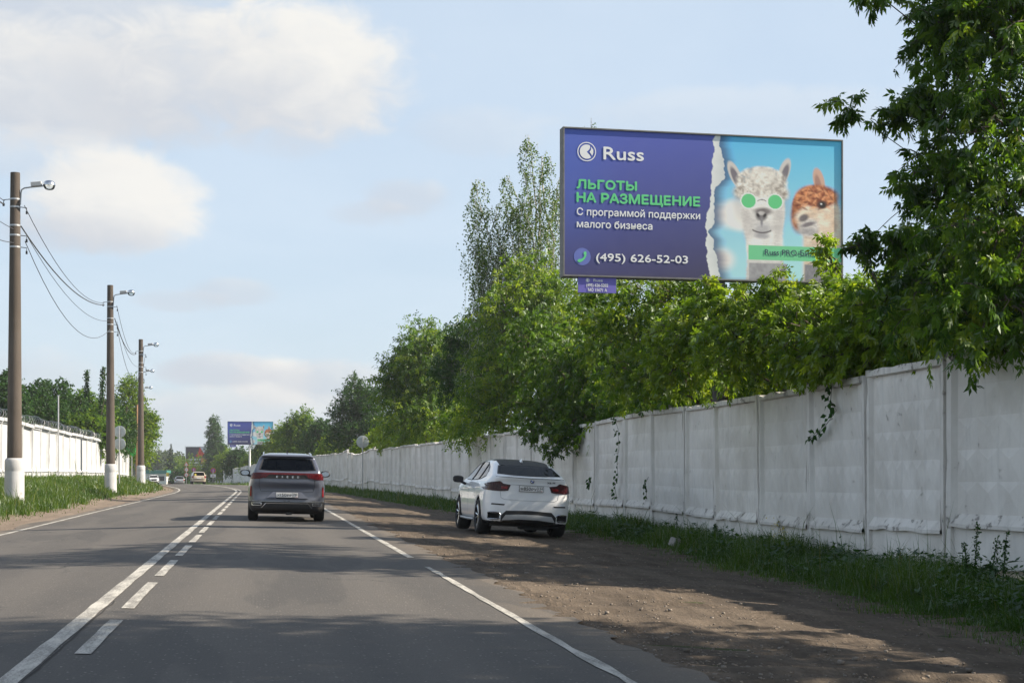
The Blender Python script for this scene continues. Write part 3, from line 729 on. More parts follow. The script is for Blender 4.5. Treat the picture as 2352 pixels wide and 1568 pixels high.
# razor wire coils on the left wall
mb = MB(); path = []; n = 0
s0, s1 = sofl(45), sofl(122)
turns = 120
for k in range(turns * 9):
    t = k / (turns * 9); p = ptl(s0 + (s1 - s0) * t); q = 2 * math.pi * k / 9
    top = float(np.interp(p.y, [30, 70, 100, 118, 136], [3.62, 3.58, 3.52, 3.45, 2.95]))
    rad = 0.24 * (1 + 0.18 * math.sin(t * 60) + 0.1 * math.sin(t * 171)) * (1 if t < .85 else 1 - (t - .85) * 4)
    path.append(p + Vector((-0.05 + rad * math.cos(q), 0, top + 0.30 * (1 if t < .85 else 1 - (t - .85) * 3) + rad * math.sin(q))))
mb.tube(path, 0.008, 3)
tag(mb.build('razor_wire', M_STEEL), 'tangled coil of grey razor wire along the top of the sunlit wall', 'razor wire')
mb = MB(); a = P(134, 985, 84); gz = float(GZ(a.x, 84)); mb.tube([(a.x, 84, gz), (a.x, 84, P(134, 908, 84).z)], 0.045, 6)
mb.tube([(a.x - .06, 84, P(134, 908, 84).z), (a.x + .06, 84, P(134, 908, 84).z)], 0.03, 5)
tag(mb.build('steel_mast', M_STEEL), 'thin grey steel mast rising behind the sunlit wall', 'mast')
mb = MB(); mb.box((0, 0, 0), (0.5, 0.4, 0.34), (0.2, 0.3, 0.5)); mb.box((0.15, .1, -.05), (.3, .3, .2), (.6, .1, .2))
o = mb.build('stone', M_BARE, bevel=0.06, smooth=True); o.location = P(1556, 1253, 29.2) ; o.location.z = float(GZ(o.location.x, o.location.y)) + .1; o.scale = (.55, .55, .5)
tag(o, 'pale stone lying in the grass below the wall', 'stone')
# ================================================================ vegetation
def norm(a): return a / np.maximum(np.linalg.norm(a, axis=1, keepdims=True), 1e-9)
def leaf_quads(p, ax, nrm, L, Wd):
    """kite leaves: p base (n,3), ax direction, nrm plane normal, L length, Wd width -> verts, faces"""
    side = norm(np.cross(ax, nrm)); n = len(p)
    fold = norm(np.cross(side, ax))
    V = np.empty((n, 4, 3), np.float32)
    V[:, 0] = p; m = p + ax * (L * 0.42)[:, None]
    V[:, 1] = m + side * (Wd / 2)[:, None] + fold * (Wd * 0.12)[:, None]
    V[:, 3] = m - side * (Wd / 2)[:, None] + fold * (Wd * 0.12)[:, None]
    V[:, 2] = p + ax * L[:, None] - fold * (L * 0.10)[:, None]
    return V.reshape(-1, 3), np.arange(n * 4).reshape(n, 4)
def sample_lobes(rs, lobes, n, shell=2.4):
    wts = np.array([l[2] if len(l) > 2 else l[1][0] * l[1][1] * l[1][2] for l in lobes]) ** 0.55; wts /= wts.sum()
    idx = rs.choice(len(lobes), n, p=wts)
    c = np.array([l[0] for l in lobes], float)[idx]; r = np.array([l[1] for l in lobes], float)[idx]
    u = norm(rs.normal(size=(n, 3))); rad = rs.uniform(0, 1, n) ** (1 / shell)
    return c + u * r * rad[:, None], norm(u / r), idx
def sprays(rs, lobes, n_shoot, per, slen, droop, leafL, leafW, leaflets=5, up=0.35, tone0=0.45, hang=0.55, tone_sd=0.15, shell=2.4):
    """leafy shoots spread through the lobes; returns leaf verts, faces, tones and the shoot lines"""
    p, o, idx = sample_lobes(rs, lobes, n_shoot, shell)
    d = norm(o * 0.75 + rs.normal(size=p.shape) * 0.55 + np.array([0, 0, up]))
    rmin = np.array([min(l[1]) for l in lobes])[idx]; sl = slen * rs.uniform(0.55, 1.35, n_shoot) * np.clip(rmin / 0.75, 0.35, 1)
    t = np.tile(np.linspace(0.12, 1.0, per), n_shoot); S = np.repeat(np.arange(n_shoot), per)
    base = p[S] + d[S] * (sl[S] * t)[:, None]; base[:, 2] -= droop * sl[S] * t * t
    stone = np.clip(tone0 + rs.normal(size=n_shoot) * tone_sd, 0, 1)
    out = norm(rs.normal(size=base.shape) + d[S] * 0.5 + np.array([0, 0, -0.1]))
    rach = norm(out + np.array([0, 0, -hang]))
    nl = len(base)
    if leaflets <= 1:
        nrm = norm(rs.normal(size=base.shape) * 0.6 + np.array([0, 0, 1.0]))
        L = leafL * rs.uniform(0.7, 1.3, nl); V, Fq = leaf_quads(base, rach, nrm, L, L * leafW / leafL)
        tn = np.clip(stone[S] + rs.normal(size=nl) * 0.12, 0, 1); tn = np.repeat(tn, 4)
    else:
        k = leaflets; I = np.repeat(np.arange(nl), k); j = np.tile(np.arange(k), nl)
        side = norm(np.cross(rach, rs.normal(size=rach.shape)))
        sgn = np.where(j % 2 == 0, 1.0, -1.0); sgn[j == k - 1] = 0
        fr = np.where(j == k - 1, 1.0, 0.35 + 0.3 * (j // 2))
        bp = base[I] + rach[I] * (fr * leafL * 1.0)[:, None]
        ax = norm(rach[I] * 0.8 + side[I] * (sgn * 0.85)[:, None] + np.array([0, 0, -0.35]) + rs.normal(size=(nl * k, 3)) * 0.12)
        nrm = norm(np.cross(rach, side))[I] + rs.normal(size=(nl * k, 3)) * 0.25
        L = leafL * rs.uniform(0.8, 1.25, nl)[I] * rs.uniform(0.8, 1.15, nl * k)
        V, Fq = leaf_quads(bp, ax, norm(nrm), L, L * leafW / leafL)
        tn = np.clip(stone[S] + rs.normal(size=nl) * 0.10, 0, 1)[I]; tn = np.repeat(tn, 4)
    ends = p + d * sl[:, None]; ends[:, 2] -= droop * sl
    return V, Fq, tn, p, ends
def limb(mb, a, b, r0, r1, rs, n=6, seg=6, sag=0.12):
    a, b = np.array(a, float), np.array(b, float); L = np.linalg.norm(b - a); off = rs.normal(size=3) * L * 0.06
    pts = []
    for k in range(seg + 1):
        t = k / seg; q = a + (b - a) * t + off * math.sin(math.pi * t) + np.array([0, 0, sag * L * math.sin(math.pi * t)]) + rs.normal(size=3) * 0.012 * L * (0 < k < seg)
        pts.append(q)
    mb.tube(pts, [r0 + (r1 - r0) * (k / seg) ** 0.8 for k in range(seg + 1)], n)
    return pts
def tree(name, label, base, lobes, n_shoot, per, slen, droop, leafL, leafW, leaflets, mat, seed, trunk_r=0.16, bark=None, group=None, cat='tree', tone0=0.45, twigs=0.3, up=0.25, hang=0.55, top=None, tone_sd=0.15, shell=2.4):
    rs = np.random.default_rng(seed)
    bx, by = base[0], base[1]; bz = float(GZ(bx, by)) if len(base) < 3 else base[2]
    root = thing(name, label, cat, (bx, by, bz), group)
    V, Fq, tn, p, e = sprays(rs, lobes, n_shoot, per, slen, droop, leafL, leafW, leaflets, up, tone0, hang, tone_sd, shell)
    fast_mesh('crown', V, Fq, mat, root, origin=(bx, by, bz), attrs={'tone': tn})
    mb = MB(); cs = np.array([l[0] for l in lobes], float)
    hi = cs[np.argmax(cs[:, 2])] if top is None else np.array(top, float)
    fork = np.array([bx, by, bz]) * 0.45 + np.array([*(0.5 * (np.array([bx, by]) + hi[:2])), hi[2]]) * 0.55
    tp = limb(mb, (bx, by, bz - 0.15), fork, trunk_r, trunk_r * 0.6, rs, 9, 8, 0.0); limb(mb, fork, hi, trunk_r * 0.6, trunk_r * 0.15, rs, 7, 6, 0.0)
    for c in cs:
        st = tp[min(len(tp) - 1, max(2, int(len(tp) * rs.uniform(0.45, 1.0))))]
        kk = float(np.clip(np.mean(lobes[[tuple(l[0]) for l in lobes].index(tuple(c))][1]) / 0.9, 0.18, 1)); limb(mb, st, c, trunk_r * 0.42 * kk, trunk_r * 0.10 * kk, rs, 6, 6)
    for k in rs.choice(len(p), int(len(p) * twigs), replace=False):
        c = cs[np.argmin(((cs - p[k]) ** 2).sum(1))]; s_ = p[k] + (c - p[k]) * 0.45
        mb.tube([s_, p[k] + (s_ - p[k]) * 0.4 + rs.normal(size=3) * 0.03, p[k], (p[k] + e[k]) / 2 + np.array([0, 0, 0.06 * slen]), e[k]], [0.016, 0.012, 0.009, 0.006, 0.004], 3, caps=False)
    mb.build('trunk', bark or M_BARK, root, origin=(bx, by, bz), smooth=True)
    return root
def L_(px, py, Y, rx, ry, rz=None):
    """lobe from a picture column/row at distance Y; radii in metres (across, in depth, up)"""
    p = P(px, py, Y); return (tuple(p), (rx, ry, rz if rz else rx))
GR = 'maples behind the long wall'
# near maple on the right
tree('maple_tree', 'big dark ash-leaved maple hanging over the wall at the right edge of the view', (8.6, 20.5),
     [L_(2330, 70, 20, 1.25, 1.5, 1.0), L_(2250, 20, 20.5, 0.95, 1.2, .5), L_(2190, 60, 20, 0.46, .8, .36), L_(2320, 300, 19.5, 1.15, 1.5, .85), L_(2185, 200, 20, 0.72, .9, .38), L_(2095, 240, 20.2, .40, .45, .14), L_(1930, 235, 20.4, .20, .25, .15), L_(2015, 262, 20.3, .16, .2, .05),
      L_(2175, 395, 20.2, 0.62, 1.0, .40), L_(2320, 520, 19, 1.0, 1.4, .8), L_(2180, 575, 20.5, 0.7, 1.1, .40), L_(2050, 550, 21, .36, .4, .14), L_(1980, 565, 21, .18, .3, .12), L_(2300, 690, 18.5, .9, 1.2, .55), L_(2150, 690, 20.2, .9, 1, .5), L_(2095, 440, 20.5, .25, .4, .14), L_(2000, -25, 20.3, .40, .5, .10),
      ((7.6, 20.5, 8.2), (1.5, 1.7, 1.1)), ((8.8, 21.5, 6.4), (1.5, 2, 1.6)), ((9.0, 19.6, 4.6), (1.3, 2, 1.2)), ((8.2, 22.5, 9.6), (1.3, 1.7, 1.0)), ((8.4, 20.8, 10.8), (1.4, 1.6, 1.0)), ((8.6, 24.2, 9.6), (1.2, 1.3, 1.0))],
     2300, 10, 0.46, 0.40, 0.105, 0.036, 5, M_LEAF, 101, 0.17, group=GR, tone0=0.36, hang=0.9, up=0.05, tone_sd=0.2)
# outside the frame: these shade the foreground
for k, (x, y_, h, sd) in enumerate(((9.9, 10.7, 6.8, 1), (10.4, 8.0, 7.4, 2), (11.0, 4.8, 7.6, 3), (11.8, 1.2, 7.4, 4))):
    tree('maple_tree', ['maple just past the right edge of the view shading the near road', 'second maple past the right edge beside the viewer', 'third maple past the right edge beside the viewer', 'maple standing behind the viewer on the right'][k], (x, y_),
         [((x - 1.2, y_, h), (1.7, 1.6, 1.5)), ((x + .5, y_ + .6, h + 1.8), (1.6, 1.5, 1.3)), ((x - .3, y_ - 1.2, h + .8), (1.5, 1.3, 1.4)), ((x - 1.5, y_ + .8, h - 1.6), (1.3, 1.4, 1.1)), ((x - .6, y_, h + 3.0), (1.3, 1.4, 1.0)), ((x - 1.6, y_ - .6, h + 1.2), (1.4, 1.4, 1.2))],
         1000, 9, 0.7, 0.35, 0.13, 0.055, 4, M_LEAF, 110 + sd, 0.17, group=GR, twigs=0.15)
# low growth further back behind the wall
for k, (px, py, Y, sx, lab) in enumerate(((1600, 860, 44, 1.9, 'bushy maple in the gap behind the wall under the large billboard'), (1760, 830, 40, 1.9, 'bushy maple behind the wall right of the billboard post'), (1930, 800, 36, 1.9, 'bushy maple behind the wall left of the near right maple'), (1450, 900, 56, 2.0, 'bushy maple behind the wall left of the billboard post'), (2120, 770, 32, 1.8, 'shaded maple behind the trunk of the near right maple'))):
    b = P(px, py, Y)
    tree('maple_tree', lab, (b.x, Y), [(tuple(b), (sx, sx, sx * .55)), (tuple(b + Vector((-1.2, .5, -1.0))), (sx, sx, 1.0)), (tuple(b + Vector((1.2, .3, -1.0))), (sx, sx, 1.0)), (tuple(b + Vector((.2, 0, .9))), (sx * .5, sx * .5, .6))],
         600, 9, 0.7, 0.3, 0.15, 0.07, 3, M_LEAF, 230 + k, 0.13, group=GR, twigs=0.1)
# maples in the middle distance
tree('maple_tree', 'bright yellow-green maple in front of the lower right corner of the large billboard', (6.9, 27.2),
     [L_(1760, 745, 27, .7, .9, .42), L_(1890, 700, 26.6, .48, .7, .50), L_(1905, 590, 26.4, .17, .3, .36), L_(1780, 655, 27, .18, .4, .32), L_(1640, 735, 28, .4, .7, .42), L_(1640, 670, 28, .18, .35, .26), L_(1725, 705, 27.5, .34, .5, .36), L_(1700, 790, 26.8, .9, 1.0, .55), L_(1900, 760, 25.5, .95, 1.0, .6), L_(2000, 690, 24.5, .45, .8, .5), L_(1560, 830, 28.5, .6, .8, .5), L_(1560, 760, 28.5, .5, .7, .5),
      ((6.8, 27, 3.4), (1.2, 1.4, .9)), ((7.8, 26, 3.4), (1.2, 1.3, .9)), ((7.4, 28.6, 3.6), (1.2, 1.2, .9))],
     1450, 10, 0.46, 0.3, 0.095, 0.036, 5, M_LEAF_Y, 121, 0.13, group=GR, tone0=0.45, tone_sd=0.2)
tree('maple_tree', 'maple spilling over the wall top between the large billboard and the near right maple', (7.2, 23.6),
     [L_(2090, 770, 23, .95, .9, .42), L_(2230, 740, 21.5, .8, .9, .40), L_(1960, 800, 24, .75, .8, .42), L_(2110, 800, 22.4, .6, .5, .18), L_(1950, 825, 24, .40, .5, .18), L_(1860, 820, 25, .45, .6, .28), L_(2330, 760, 19.6, .7, .8, .32), L_(2030, 720, 23.6, .6, .7, .4), ((7.3, 23.4, 4.3), (1.2, 1.5, .9))],
     1150, 10, 0.5, 0.45, 0.095, 0.036, 5, M_LEAF_Y, 122, 0.12, group=GR, tone0=0.42, hang=0.9)
tree('maple_tree', 'green maple under the large billboard, left of the yellow-green one', (5.9, 36),
     [L_(1500, 700, 36, 1.0, 1.2, .75), L_(1420, 780, 37, .95, 1.2, .8), L_(1560, 690, 34.5, .7, .9, .5), L_(1590, 760, 33, .8, 1, .6), L_(1500, 850, 35, 1.0, 1.2, .5), L_(1610, 835, 31.5, .7, 1.0, .4), L_(1440, 885, 38, .8, 1.0, .35), L_(1380, 700, 38, .6, .8, .6), ((6.2, 36, 5.2), (1.5, 1.5, 1.1)), ((5.9, 34, 4.0), (1.3, 1.5, 1.1))],
     1350, 9, 0.62, 0.30, 0.105, 0.040, 5, M_LEAF, 123, 0.15, group=GR, tone0=0.55, tone_sd=0.22)
tree('maple_tree', 'maple drooping dark branches over the wall behind the parked white car', (3.9, 47),
     [L_(1300, 850, 47, 1.1, 1.2, .9), L_(1380, 820, 46, .9, 1.1, .8), L_(1240, 930, 48, .9, 1.0, .6), L_(1340, 950, 46, .9, .9, .45), L_(1300, 995, 45.5, .55, .6, .32), L_(1265, 1030, 45.3, .2, .3, .16), L_(1230, 985, 46, .35, .4, .2), L_(1375, 985, 45, .3, .4, .22), L_(1230, 780, 49, .9, 1.1, .9), ((4.2, 47, 4.6), (1.3, 1.4, 1.1))],
     1150, 9, 0.62, 0.5, 0.11, 0.042, 5, M_LEAF, 124, 0.15, group=GR, tone0=0.36, hang=0.9)
tree('maple_tree', 'tall full maple right of the birch, left of the large billboard', (1.9, 60),
     [L_(1190, 730, 60, 1.5, 1.6, 1.3), L_(1270, 700, 60, 1.3, 1.5, 1.1), L_(1240, 840, 59, 1.8, 1.7, 1.3), L_(1150, 850, 60, 1.3, 1.5, 1.2), L_(1140, 940, 60, 1.1, 1.3, .9), L_(1220, 640, 61, .7, 1, .9), L_(1340, 780, 58, 1.0, 1.3, 1.3), L_(1100, 960, 62, .9, 1.2, .6), L_(1060, 975, 64, .8, 1, .5), ((2.8, 61, 5.4), (1.8, 1.8, 1.6))],
     1800, 9, 0.95, 0.25, 0.15, 0.06, 3, M_LEAF, 125, 0.2, group=GR, tone0=0.55, tone_sd=0.22)
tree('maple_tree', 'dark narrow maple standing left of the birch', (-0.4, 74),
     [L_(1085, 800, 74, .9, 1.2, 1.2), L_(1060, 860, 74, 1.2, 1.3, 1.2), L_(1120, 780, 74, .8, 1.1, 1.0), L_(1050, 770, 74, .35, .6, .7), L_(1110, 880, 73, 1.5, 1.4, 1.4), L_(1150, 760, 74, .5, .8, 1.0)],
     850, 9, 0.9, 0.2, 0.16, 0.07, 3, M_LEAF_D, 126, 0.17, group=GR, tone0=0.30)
tree('maple_tree', 'rounded maple with upright shoots at the left end of the tall tree row', (-4.2, 92),
     [L_(980, 830, 91, 1.6, 1.7, 1.6), L_(940, 880, 92, 1.5, 1.6, 1.4), L_(1010, 900, 91, 1.7, 1.7, 1.6), L_(965, 780, 92, .7, 1, 1.1), L_(1005, 790, 92, .6, .9, 1.1), L_(930, 820, 92, .6, .9, .8), L_(900, 870, 92, .7, .9, .8), L_(905, 930, 93, 1.0, 1.2, 1.1), L_(960, 960, 90, 1.9, 1.7, 1.0), L_(1040, 960, 88, 1.6, 1.6, .9)],
     1500, 9, 1.1, 0.15, 0.18, 0.075, 3, M_LEAF, 127, 0.2, group=GR, tone0=0.45, tone_sd=0.22)
tree('maple_tree', 'low yellow-green maple at the wall beside the round sign on the right', (-7.4, 102),
     [L_(915, 985, 101, 1.1, 1.3, .8), L_(950, 1000, 98, 1.1, 1.3, .6), L_(895, 1010, 104, .7, 1, .5), L_(985, 975, 96, 1.0, 1.2, .8), L_(880, 1000, 106, .5, .8, .5)],
     800, 8, 0.7, 0.3, 0.18, 0.08, 3, M_LEAF_Y, 128, 0.1, group=GR)
tree('poplar_tree', 'dark blue-green tree behind the round sign on the right', (-14.9, 150),
     [L_(820, 925, 150, 1.7, 1.8, 1.6), L_(790, 960, 150, 1.3, 1.5, 1.5), L_(845, 950, 150, 1.6, 1.7, 1.7), L_(815, 890, 150, .6, 1.0, 1.1), L_(850, 905, 150, .6, .9, .9), L_(830, 1000, 149, 2.6, 2, 1.1), L_(785, 1005, 150, 1.2, 1.5, 1.0), L_(870, 990, 148, 1.3, 1.4, 1.2)],
     2600, 10, 1.0, 0.1, 0.22, 0.11, 1, M_LEAF_D, 129, 0.25, tone0=0.42, up=0.5)
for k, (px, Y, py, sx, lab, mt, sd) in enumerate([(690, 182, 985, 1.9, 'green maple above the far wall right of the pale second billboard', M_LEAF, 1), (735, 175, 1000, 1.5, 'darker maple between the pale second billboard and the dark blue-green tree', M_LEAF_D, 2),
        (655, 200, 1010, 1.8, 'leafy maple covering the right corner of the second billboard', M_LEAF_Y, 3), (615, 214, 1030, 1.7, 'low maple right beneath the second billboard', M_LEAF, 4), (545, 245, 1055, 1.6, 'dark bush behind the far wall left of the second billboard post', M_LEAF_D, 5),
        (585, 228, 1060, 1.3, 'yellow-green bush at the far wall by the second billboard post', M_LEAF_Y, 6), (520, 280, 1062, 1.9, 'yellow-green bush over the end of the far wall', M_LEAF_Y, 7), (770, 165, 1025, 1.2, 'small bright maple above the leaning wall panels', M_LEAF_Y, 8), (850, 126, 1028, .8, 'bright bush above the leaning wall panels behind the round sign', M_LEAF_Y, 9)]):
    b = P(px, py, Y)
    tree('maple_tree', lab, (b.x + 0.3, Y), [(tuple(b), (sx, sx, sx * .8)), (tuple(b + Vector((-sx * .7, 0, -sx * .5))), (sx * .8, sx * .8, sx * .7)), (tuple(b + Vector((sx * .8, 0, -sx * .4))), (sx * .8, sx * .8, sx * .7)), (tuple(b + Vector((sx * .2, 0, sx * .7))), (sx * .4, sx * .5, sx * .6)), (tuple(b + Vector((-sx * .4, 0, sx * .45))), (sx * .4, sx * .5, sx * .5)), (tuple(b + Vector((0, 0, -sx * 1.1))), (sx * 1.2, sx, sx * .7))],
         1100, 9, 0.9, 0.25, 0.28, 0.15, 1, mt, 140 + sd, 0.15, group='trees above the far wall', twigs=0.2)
# conifer-like tree in front of the dark billboard
b = P(490, 1010, 318)
tree('larch_tree', 'dark pointed tree in front of the dark red billboard far down the road', (b.x, 318), [L_(500, 1075, 318, 2.8, 2.6, 2.2), L_(500, 1050, 318, 2.5, 2.2, 2.0), L_(495, 1025, 318, 1.9, 1.8, 2.2), L_(493, 1000, 318, 1.3, 1.4, 2.2), L_(491, 978, 318, .9, .8, 2.0), L_(488, 962, 318, .35, .4, 1.2), L_(515, 1030, 318, 1.1, 1, .7)],
     1100, 9, 1.2, 0.5, 0.5, 0.18, 1, M_LEAF_D, 160, 0.3, tone0=0.5, twigs=0.15)
# birches behind the billboard: long hanging strands
def birch(label, bx, by, H, width, n, seed, cols):
    rs = np.random.default_rng(seed); bz = float(GZ(bx, by))
    root = thing('birch_tree', label, 'tree', (bx, by, bz), 'birches behind the large billboard')
    mb = MB(); limb(mb, (bx, by, bz - .1), (bx + .2, by, bz + H * .97), .17, .02, rs, 8, 12, 0)
    S = []
    for (ox, zt, zl) in cols:      # drooping column: offset, top height, lower end
        a = np.array([bx + ox * 0.15, by, bz + max(zt - 3.5 - abs(ox), H * .25)]); t = np.array([bx + ox, by + rs.normal() * .5, zt])
        limb(mb, a, t, .055, .012, rs, 5, 7, 0.02)
        m = int(n * (zt - zl) / 6)
        for k in range(m):
            f = rs.uniform(0, 1) ** 0.8; z0 = zl + (zt - zl) * (1 - f * 0.85); wd = width * (0.14 + 0.62 * f ** 0.6)
            S.append((t[0] + (bx * .3 + t[0] * .7 - t[0]) * f * .3 + rs.normal() * wd * .6, t[1] + rs.normal() * wd, z0, rs.uniform(.5, 1.3) * (0.5 + f)))
    S = np.array(S); per = 15
    I = np.repeat(np.arange(len(S)), per); t = np.tile(np.linspace(0, 1, per), len(S))
    ph = rs.uniform(0, 6.28, len(S))
    q = np.stack([S[I, 0] + 0.10 * np.sin(t * 3 + ph[I]) + 0.2 * t * np.cos(ph[I]), S[I, 1] + 0.12 * np.cos(t * 3 + ph[I]), S[I, 2] - S[I, 3] * t], 1) + rs.normal(size=(len(I), 3)) * 0.035
    ax = norm(rs.normal(size=q.shape) * .7 + np.array([0, 0, -.8])); nr = norm(rs.normal(size=q.shape))
    Lf = rs.uniform(.075, .12, len(I)); V, Fq = leaf_quads(q, ax, nr, Lf, Lf * .72)
    tn = np.repeat(np.clip(.5 + rs.normal(size=len(S)) * .16, 0, 1)[I] + rs.normal(size=len(I)) * .1, 4)
    fast_mesh('crown', V, Fq, M_LEAF_B, root, origin=(bx, by, bz), attrs={'tone': np.clip(tn, 0, 1)})
    for k in range(0, len(S), 2):
        s_ = S[k]; mb.tube([(s_[0], s_[1], s_[2] + .12), (s_[0] + .05, s_[1], s_[2] - s_[3] * .5), (s_[0] + .2 * math.cos(ph[k]), s_[1], s_[2] - s_[3])], .006, 3, caps=False)
    mb.build('trunk', M_BIRCH, root, origin=(bx, by, bz), smooth=True)
zz = lambda py, Y: CAM_H + (HY - py) / F_PX * Y
birch('tall birch with hanging branches just left of the large billboard', 1.1, 66, 15.6, 0.95, 175, 171,
      [(PX(1212, 66) - 1.1, zz(318, 66), 7.5), (PX(1255, 66) - 1.1, zz(352, 66), 6.5), (PX(1165, 66) - 1.1, zz(400, 66), 8), (PX(1130, 66) - 1.1, zz(468, 66), 6.0), (PX(1092, 66) - 1.1, zz(410, 66), 8.3), (PX(1105, 66) - 1.1, zz(520, 66), 5), (PX(1190, 66) - 1.1, zz(470, 66), 5), (PX(1085, 66) - 1.1, zz(690, 66), 5), (PX(1290, 66) - 1.1, zz(390, 66), 6), (PX(1150, 66) - 1.1, zz(560, 66), 5)])
birch('birch behind the large billboard with its top just showing above', 3.9, 72, 17.6, 0.95, 120, 172,
      [(PX(1358, 72) - 3.9, zz(270, 72), 10), (PX(1330, 72) - 3.9, zz(320, 72), 9), (PX(1400, 72) - 3.9, zz(330, 72), 9), (PX(1450, 72) - 3.9, zz(380, 72), 8)])
# ---- left side
GL = 'bushes behind the razor wire wall'
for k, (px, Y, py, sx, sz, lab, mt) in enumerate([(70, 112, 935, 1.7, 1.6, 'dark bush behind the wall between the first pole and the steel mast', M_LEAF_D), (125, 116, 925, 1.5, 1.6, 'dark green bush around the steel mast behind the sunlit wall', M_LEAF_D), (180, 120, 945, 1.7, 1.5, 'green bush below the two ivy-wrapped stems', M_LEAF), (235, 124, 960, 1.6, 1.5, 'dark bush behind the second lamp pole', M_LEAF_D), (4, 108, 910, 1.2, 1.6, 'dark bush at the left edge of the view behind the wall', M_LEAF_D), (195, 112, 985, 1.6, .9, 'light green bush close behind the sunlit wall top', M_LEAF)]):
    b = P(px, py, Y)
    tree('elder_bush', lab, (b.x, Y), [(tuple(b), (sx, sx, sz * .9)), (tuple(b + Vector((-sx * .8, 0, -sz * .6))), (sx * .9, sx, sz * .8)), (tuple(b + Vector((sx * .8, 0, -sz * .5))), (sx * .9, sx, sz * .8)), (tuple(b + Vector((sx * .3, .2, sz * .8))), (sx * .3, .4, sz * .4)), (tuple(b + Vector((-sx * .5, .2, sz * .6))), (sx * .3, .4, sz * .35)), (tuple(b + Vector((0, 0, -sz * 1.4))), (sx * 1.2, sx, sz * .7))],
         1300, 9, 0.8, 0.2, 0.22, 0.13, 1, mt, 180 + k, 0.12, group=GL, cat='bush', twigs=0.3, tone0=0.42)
for k, (px, py, Y, bxo) in enumerate(((200, 850, 118, -4), (238, 842, 118, -16))):
    rs = np.random.default_rng(190 + k); t = P(px, py, Y); bx = PX(px + bxo, Y); bz = float(GZ(bx, Y))
    root = thing('ivy_stem', ['left upright stem wrapped in dark vine leaves above the bushes', 'right, leaning stem wrapped in dark vine leaves beside the second lamp pole'][k], 'vine', (bx, Y, bz), 'vine-wrapped stems above the bushes')
    mb = MB(); limb(mb, (bx, Y, bz), tuple(t), .05, .02, rs, 5, 6, 0); mb.build('stem', M_BARK, root, origin=(bx, Y, bz))
    n = 1000; f = rs.uniform(.45, 1, n); c = np.array([bx, Y, bz])[None] * (1 - f)[:, None] + np.array(t)[None] * f[:, None]
    q = c + rs.normal(size=(n, 3)) * np.array([.15, .15, .08]) * (1.25 - f * .7)[:, None]
    V, Fq = leaf_quads(q, norm(rs.normal(size=(n, 3)) + np.array([0, 0, -.8])), norm(rs.normal(size=(n, 3))), np.full(n, .16), np.full(n, .11))
    fast_mesh('leaves', V, Fq, M_LEAF_D, root, origin=(bx, Y, bz), attrs={'tone': np.repeat(rs.uniform(0, .6, n), 4)})
b = P(318, 1000, 146)
tree('poplar_tree', 'bright leafy tree behind the third lamp pole at the end of the sunlit wall', (PX(285, 143), 143), [L_(300, 930, 145, 1.2, 1.5, 1.6), L_(298, 890, 145, .7, 1, .9), L_(322, 985, 145, 1.4, 1.6, 1.7), L_(290, 980, 145, 1.2, 1.5, 1.5), L_(325, 1035, 144, 1.0, 1.4, 1.2), L_(345, 965, 145, .6, .9, .6), L_(290, 1040, 143, 1.3, 1.5, 1.5), L_(346, 1005, 145, .5, .8, .5)],
     2200, 10, 0.9, 0.15, 0.21, 0.12, 1, M_LEAF, 200, 0.2, tone0=0.6, up=0.4, twigs=0.25)
tree('poplar_tree', 'dark tree between the second and third lamp poles behind the road sign', (PX(262, 132), 132), [L_(262, 975, 132, 1.0, 1.2, 1.4), L_(275, 1010, 132, 1.0, 1.2, 1.3), L_(255, 930, 132, .5, .8, .8)], 900, 9, 0.8, 0.15, 0.2, 0.11, 1, M_LEAF_D, 201, 0.15, tone0=.35, twigs=.2)
# bushes by the bend
for k, (px, Y, py, sx, lab, mt) in enumerate([(416, 285, 1092, 1.3, 'dark bush at the road bend beside the white and red signs', M_LEAF_D), (445, 320, 1075, 3.2, 'yellow-green bushes under the dark red billboard', M_LEAF_Y), (412, 350, 1076, 2.8, 'yellow-green tree left of the dark red billboard', M_LEAF_Y)]):
    b = P(px, py, Y)
    tree('roadside_bush', lab, (b.x, Y), [(tuple(b), (sx, sx, sx)), (tuple(b + Vector((-sx * .7, 0, -sx * .5))), (sx * .8, sx, sx * .8)), (tuple(b + Vector((sx * .7, 0, -sx * .5))), (sx * .8, sx, sx * .8)), (tuple(b + Vector((0, 0, -sx))), (sx, sx, sx * .8))],
         800, 9, 1.0, .2, .32, .18, 1, mt, 210 + k, .12, cat='bush', group='bushes at the road bend', twigs=.1)
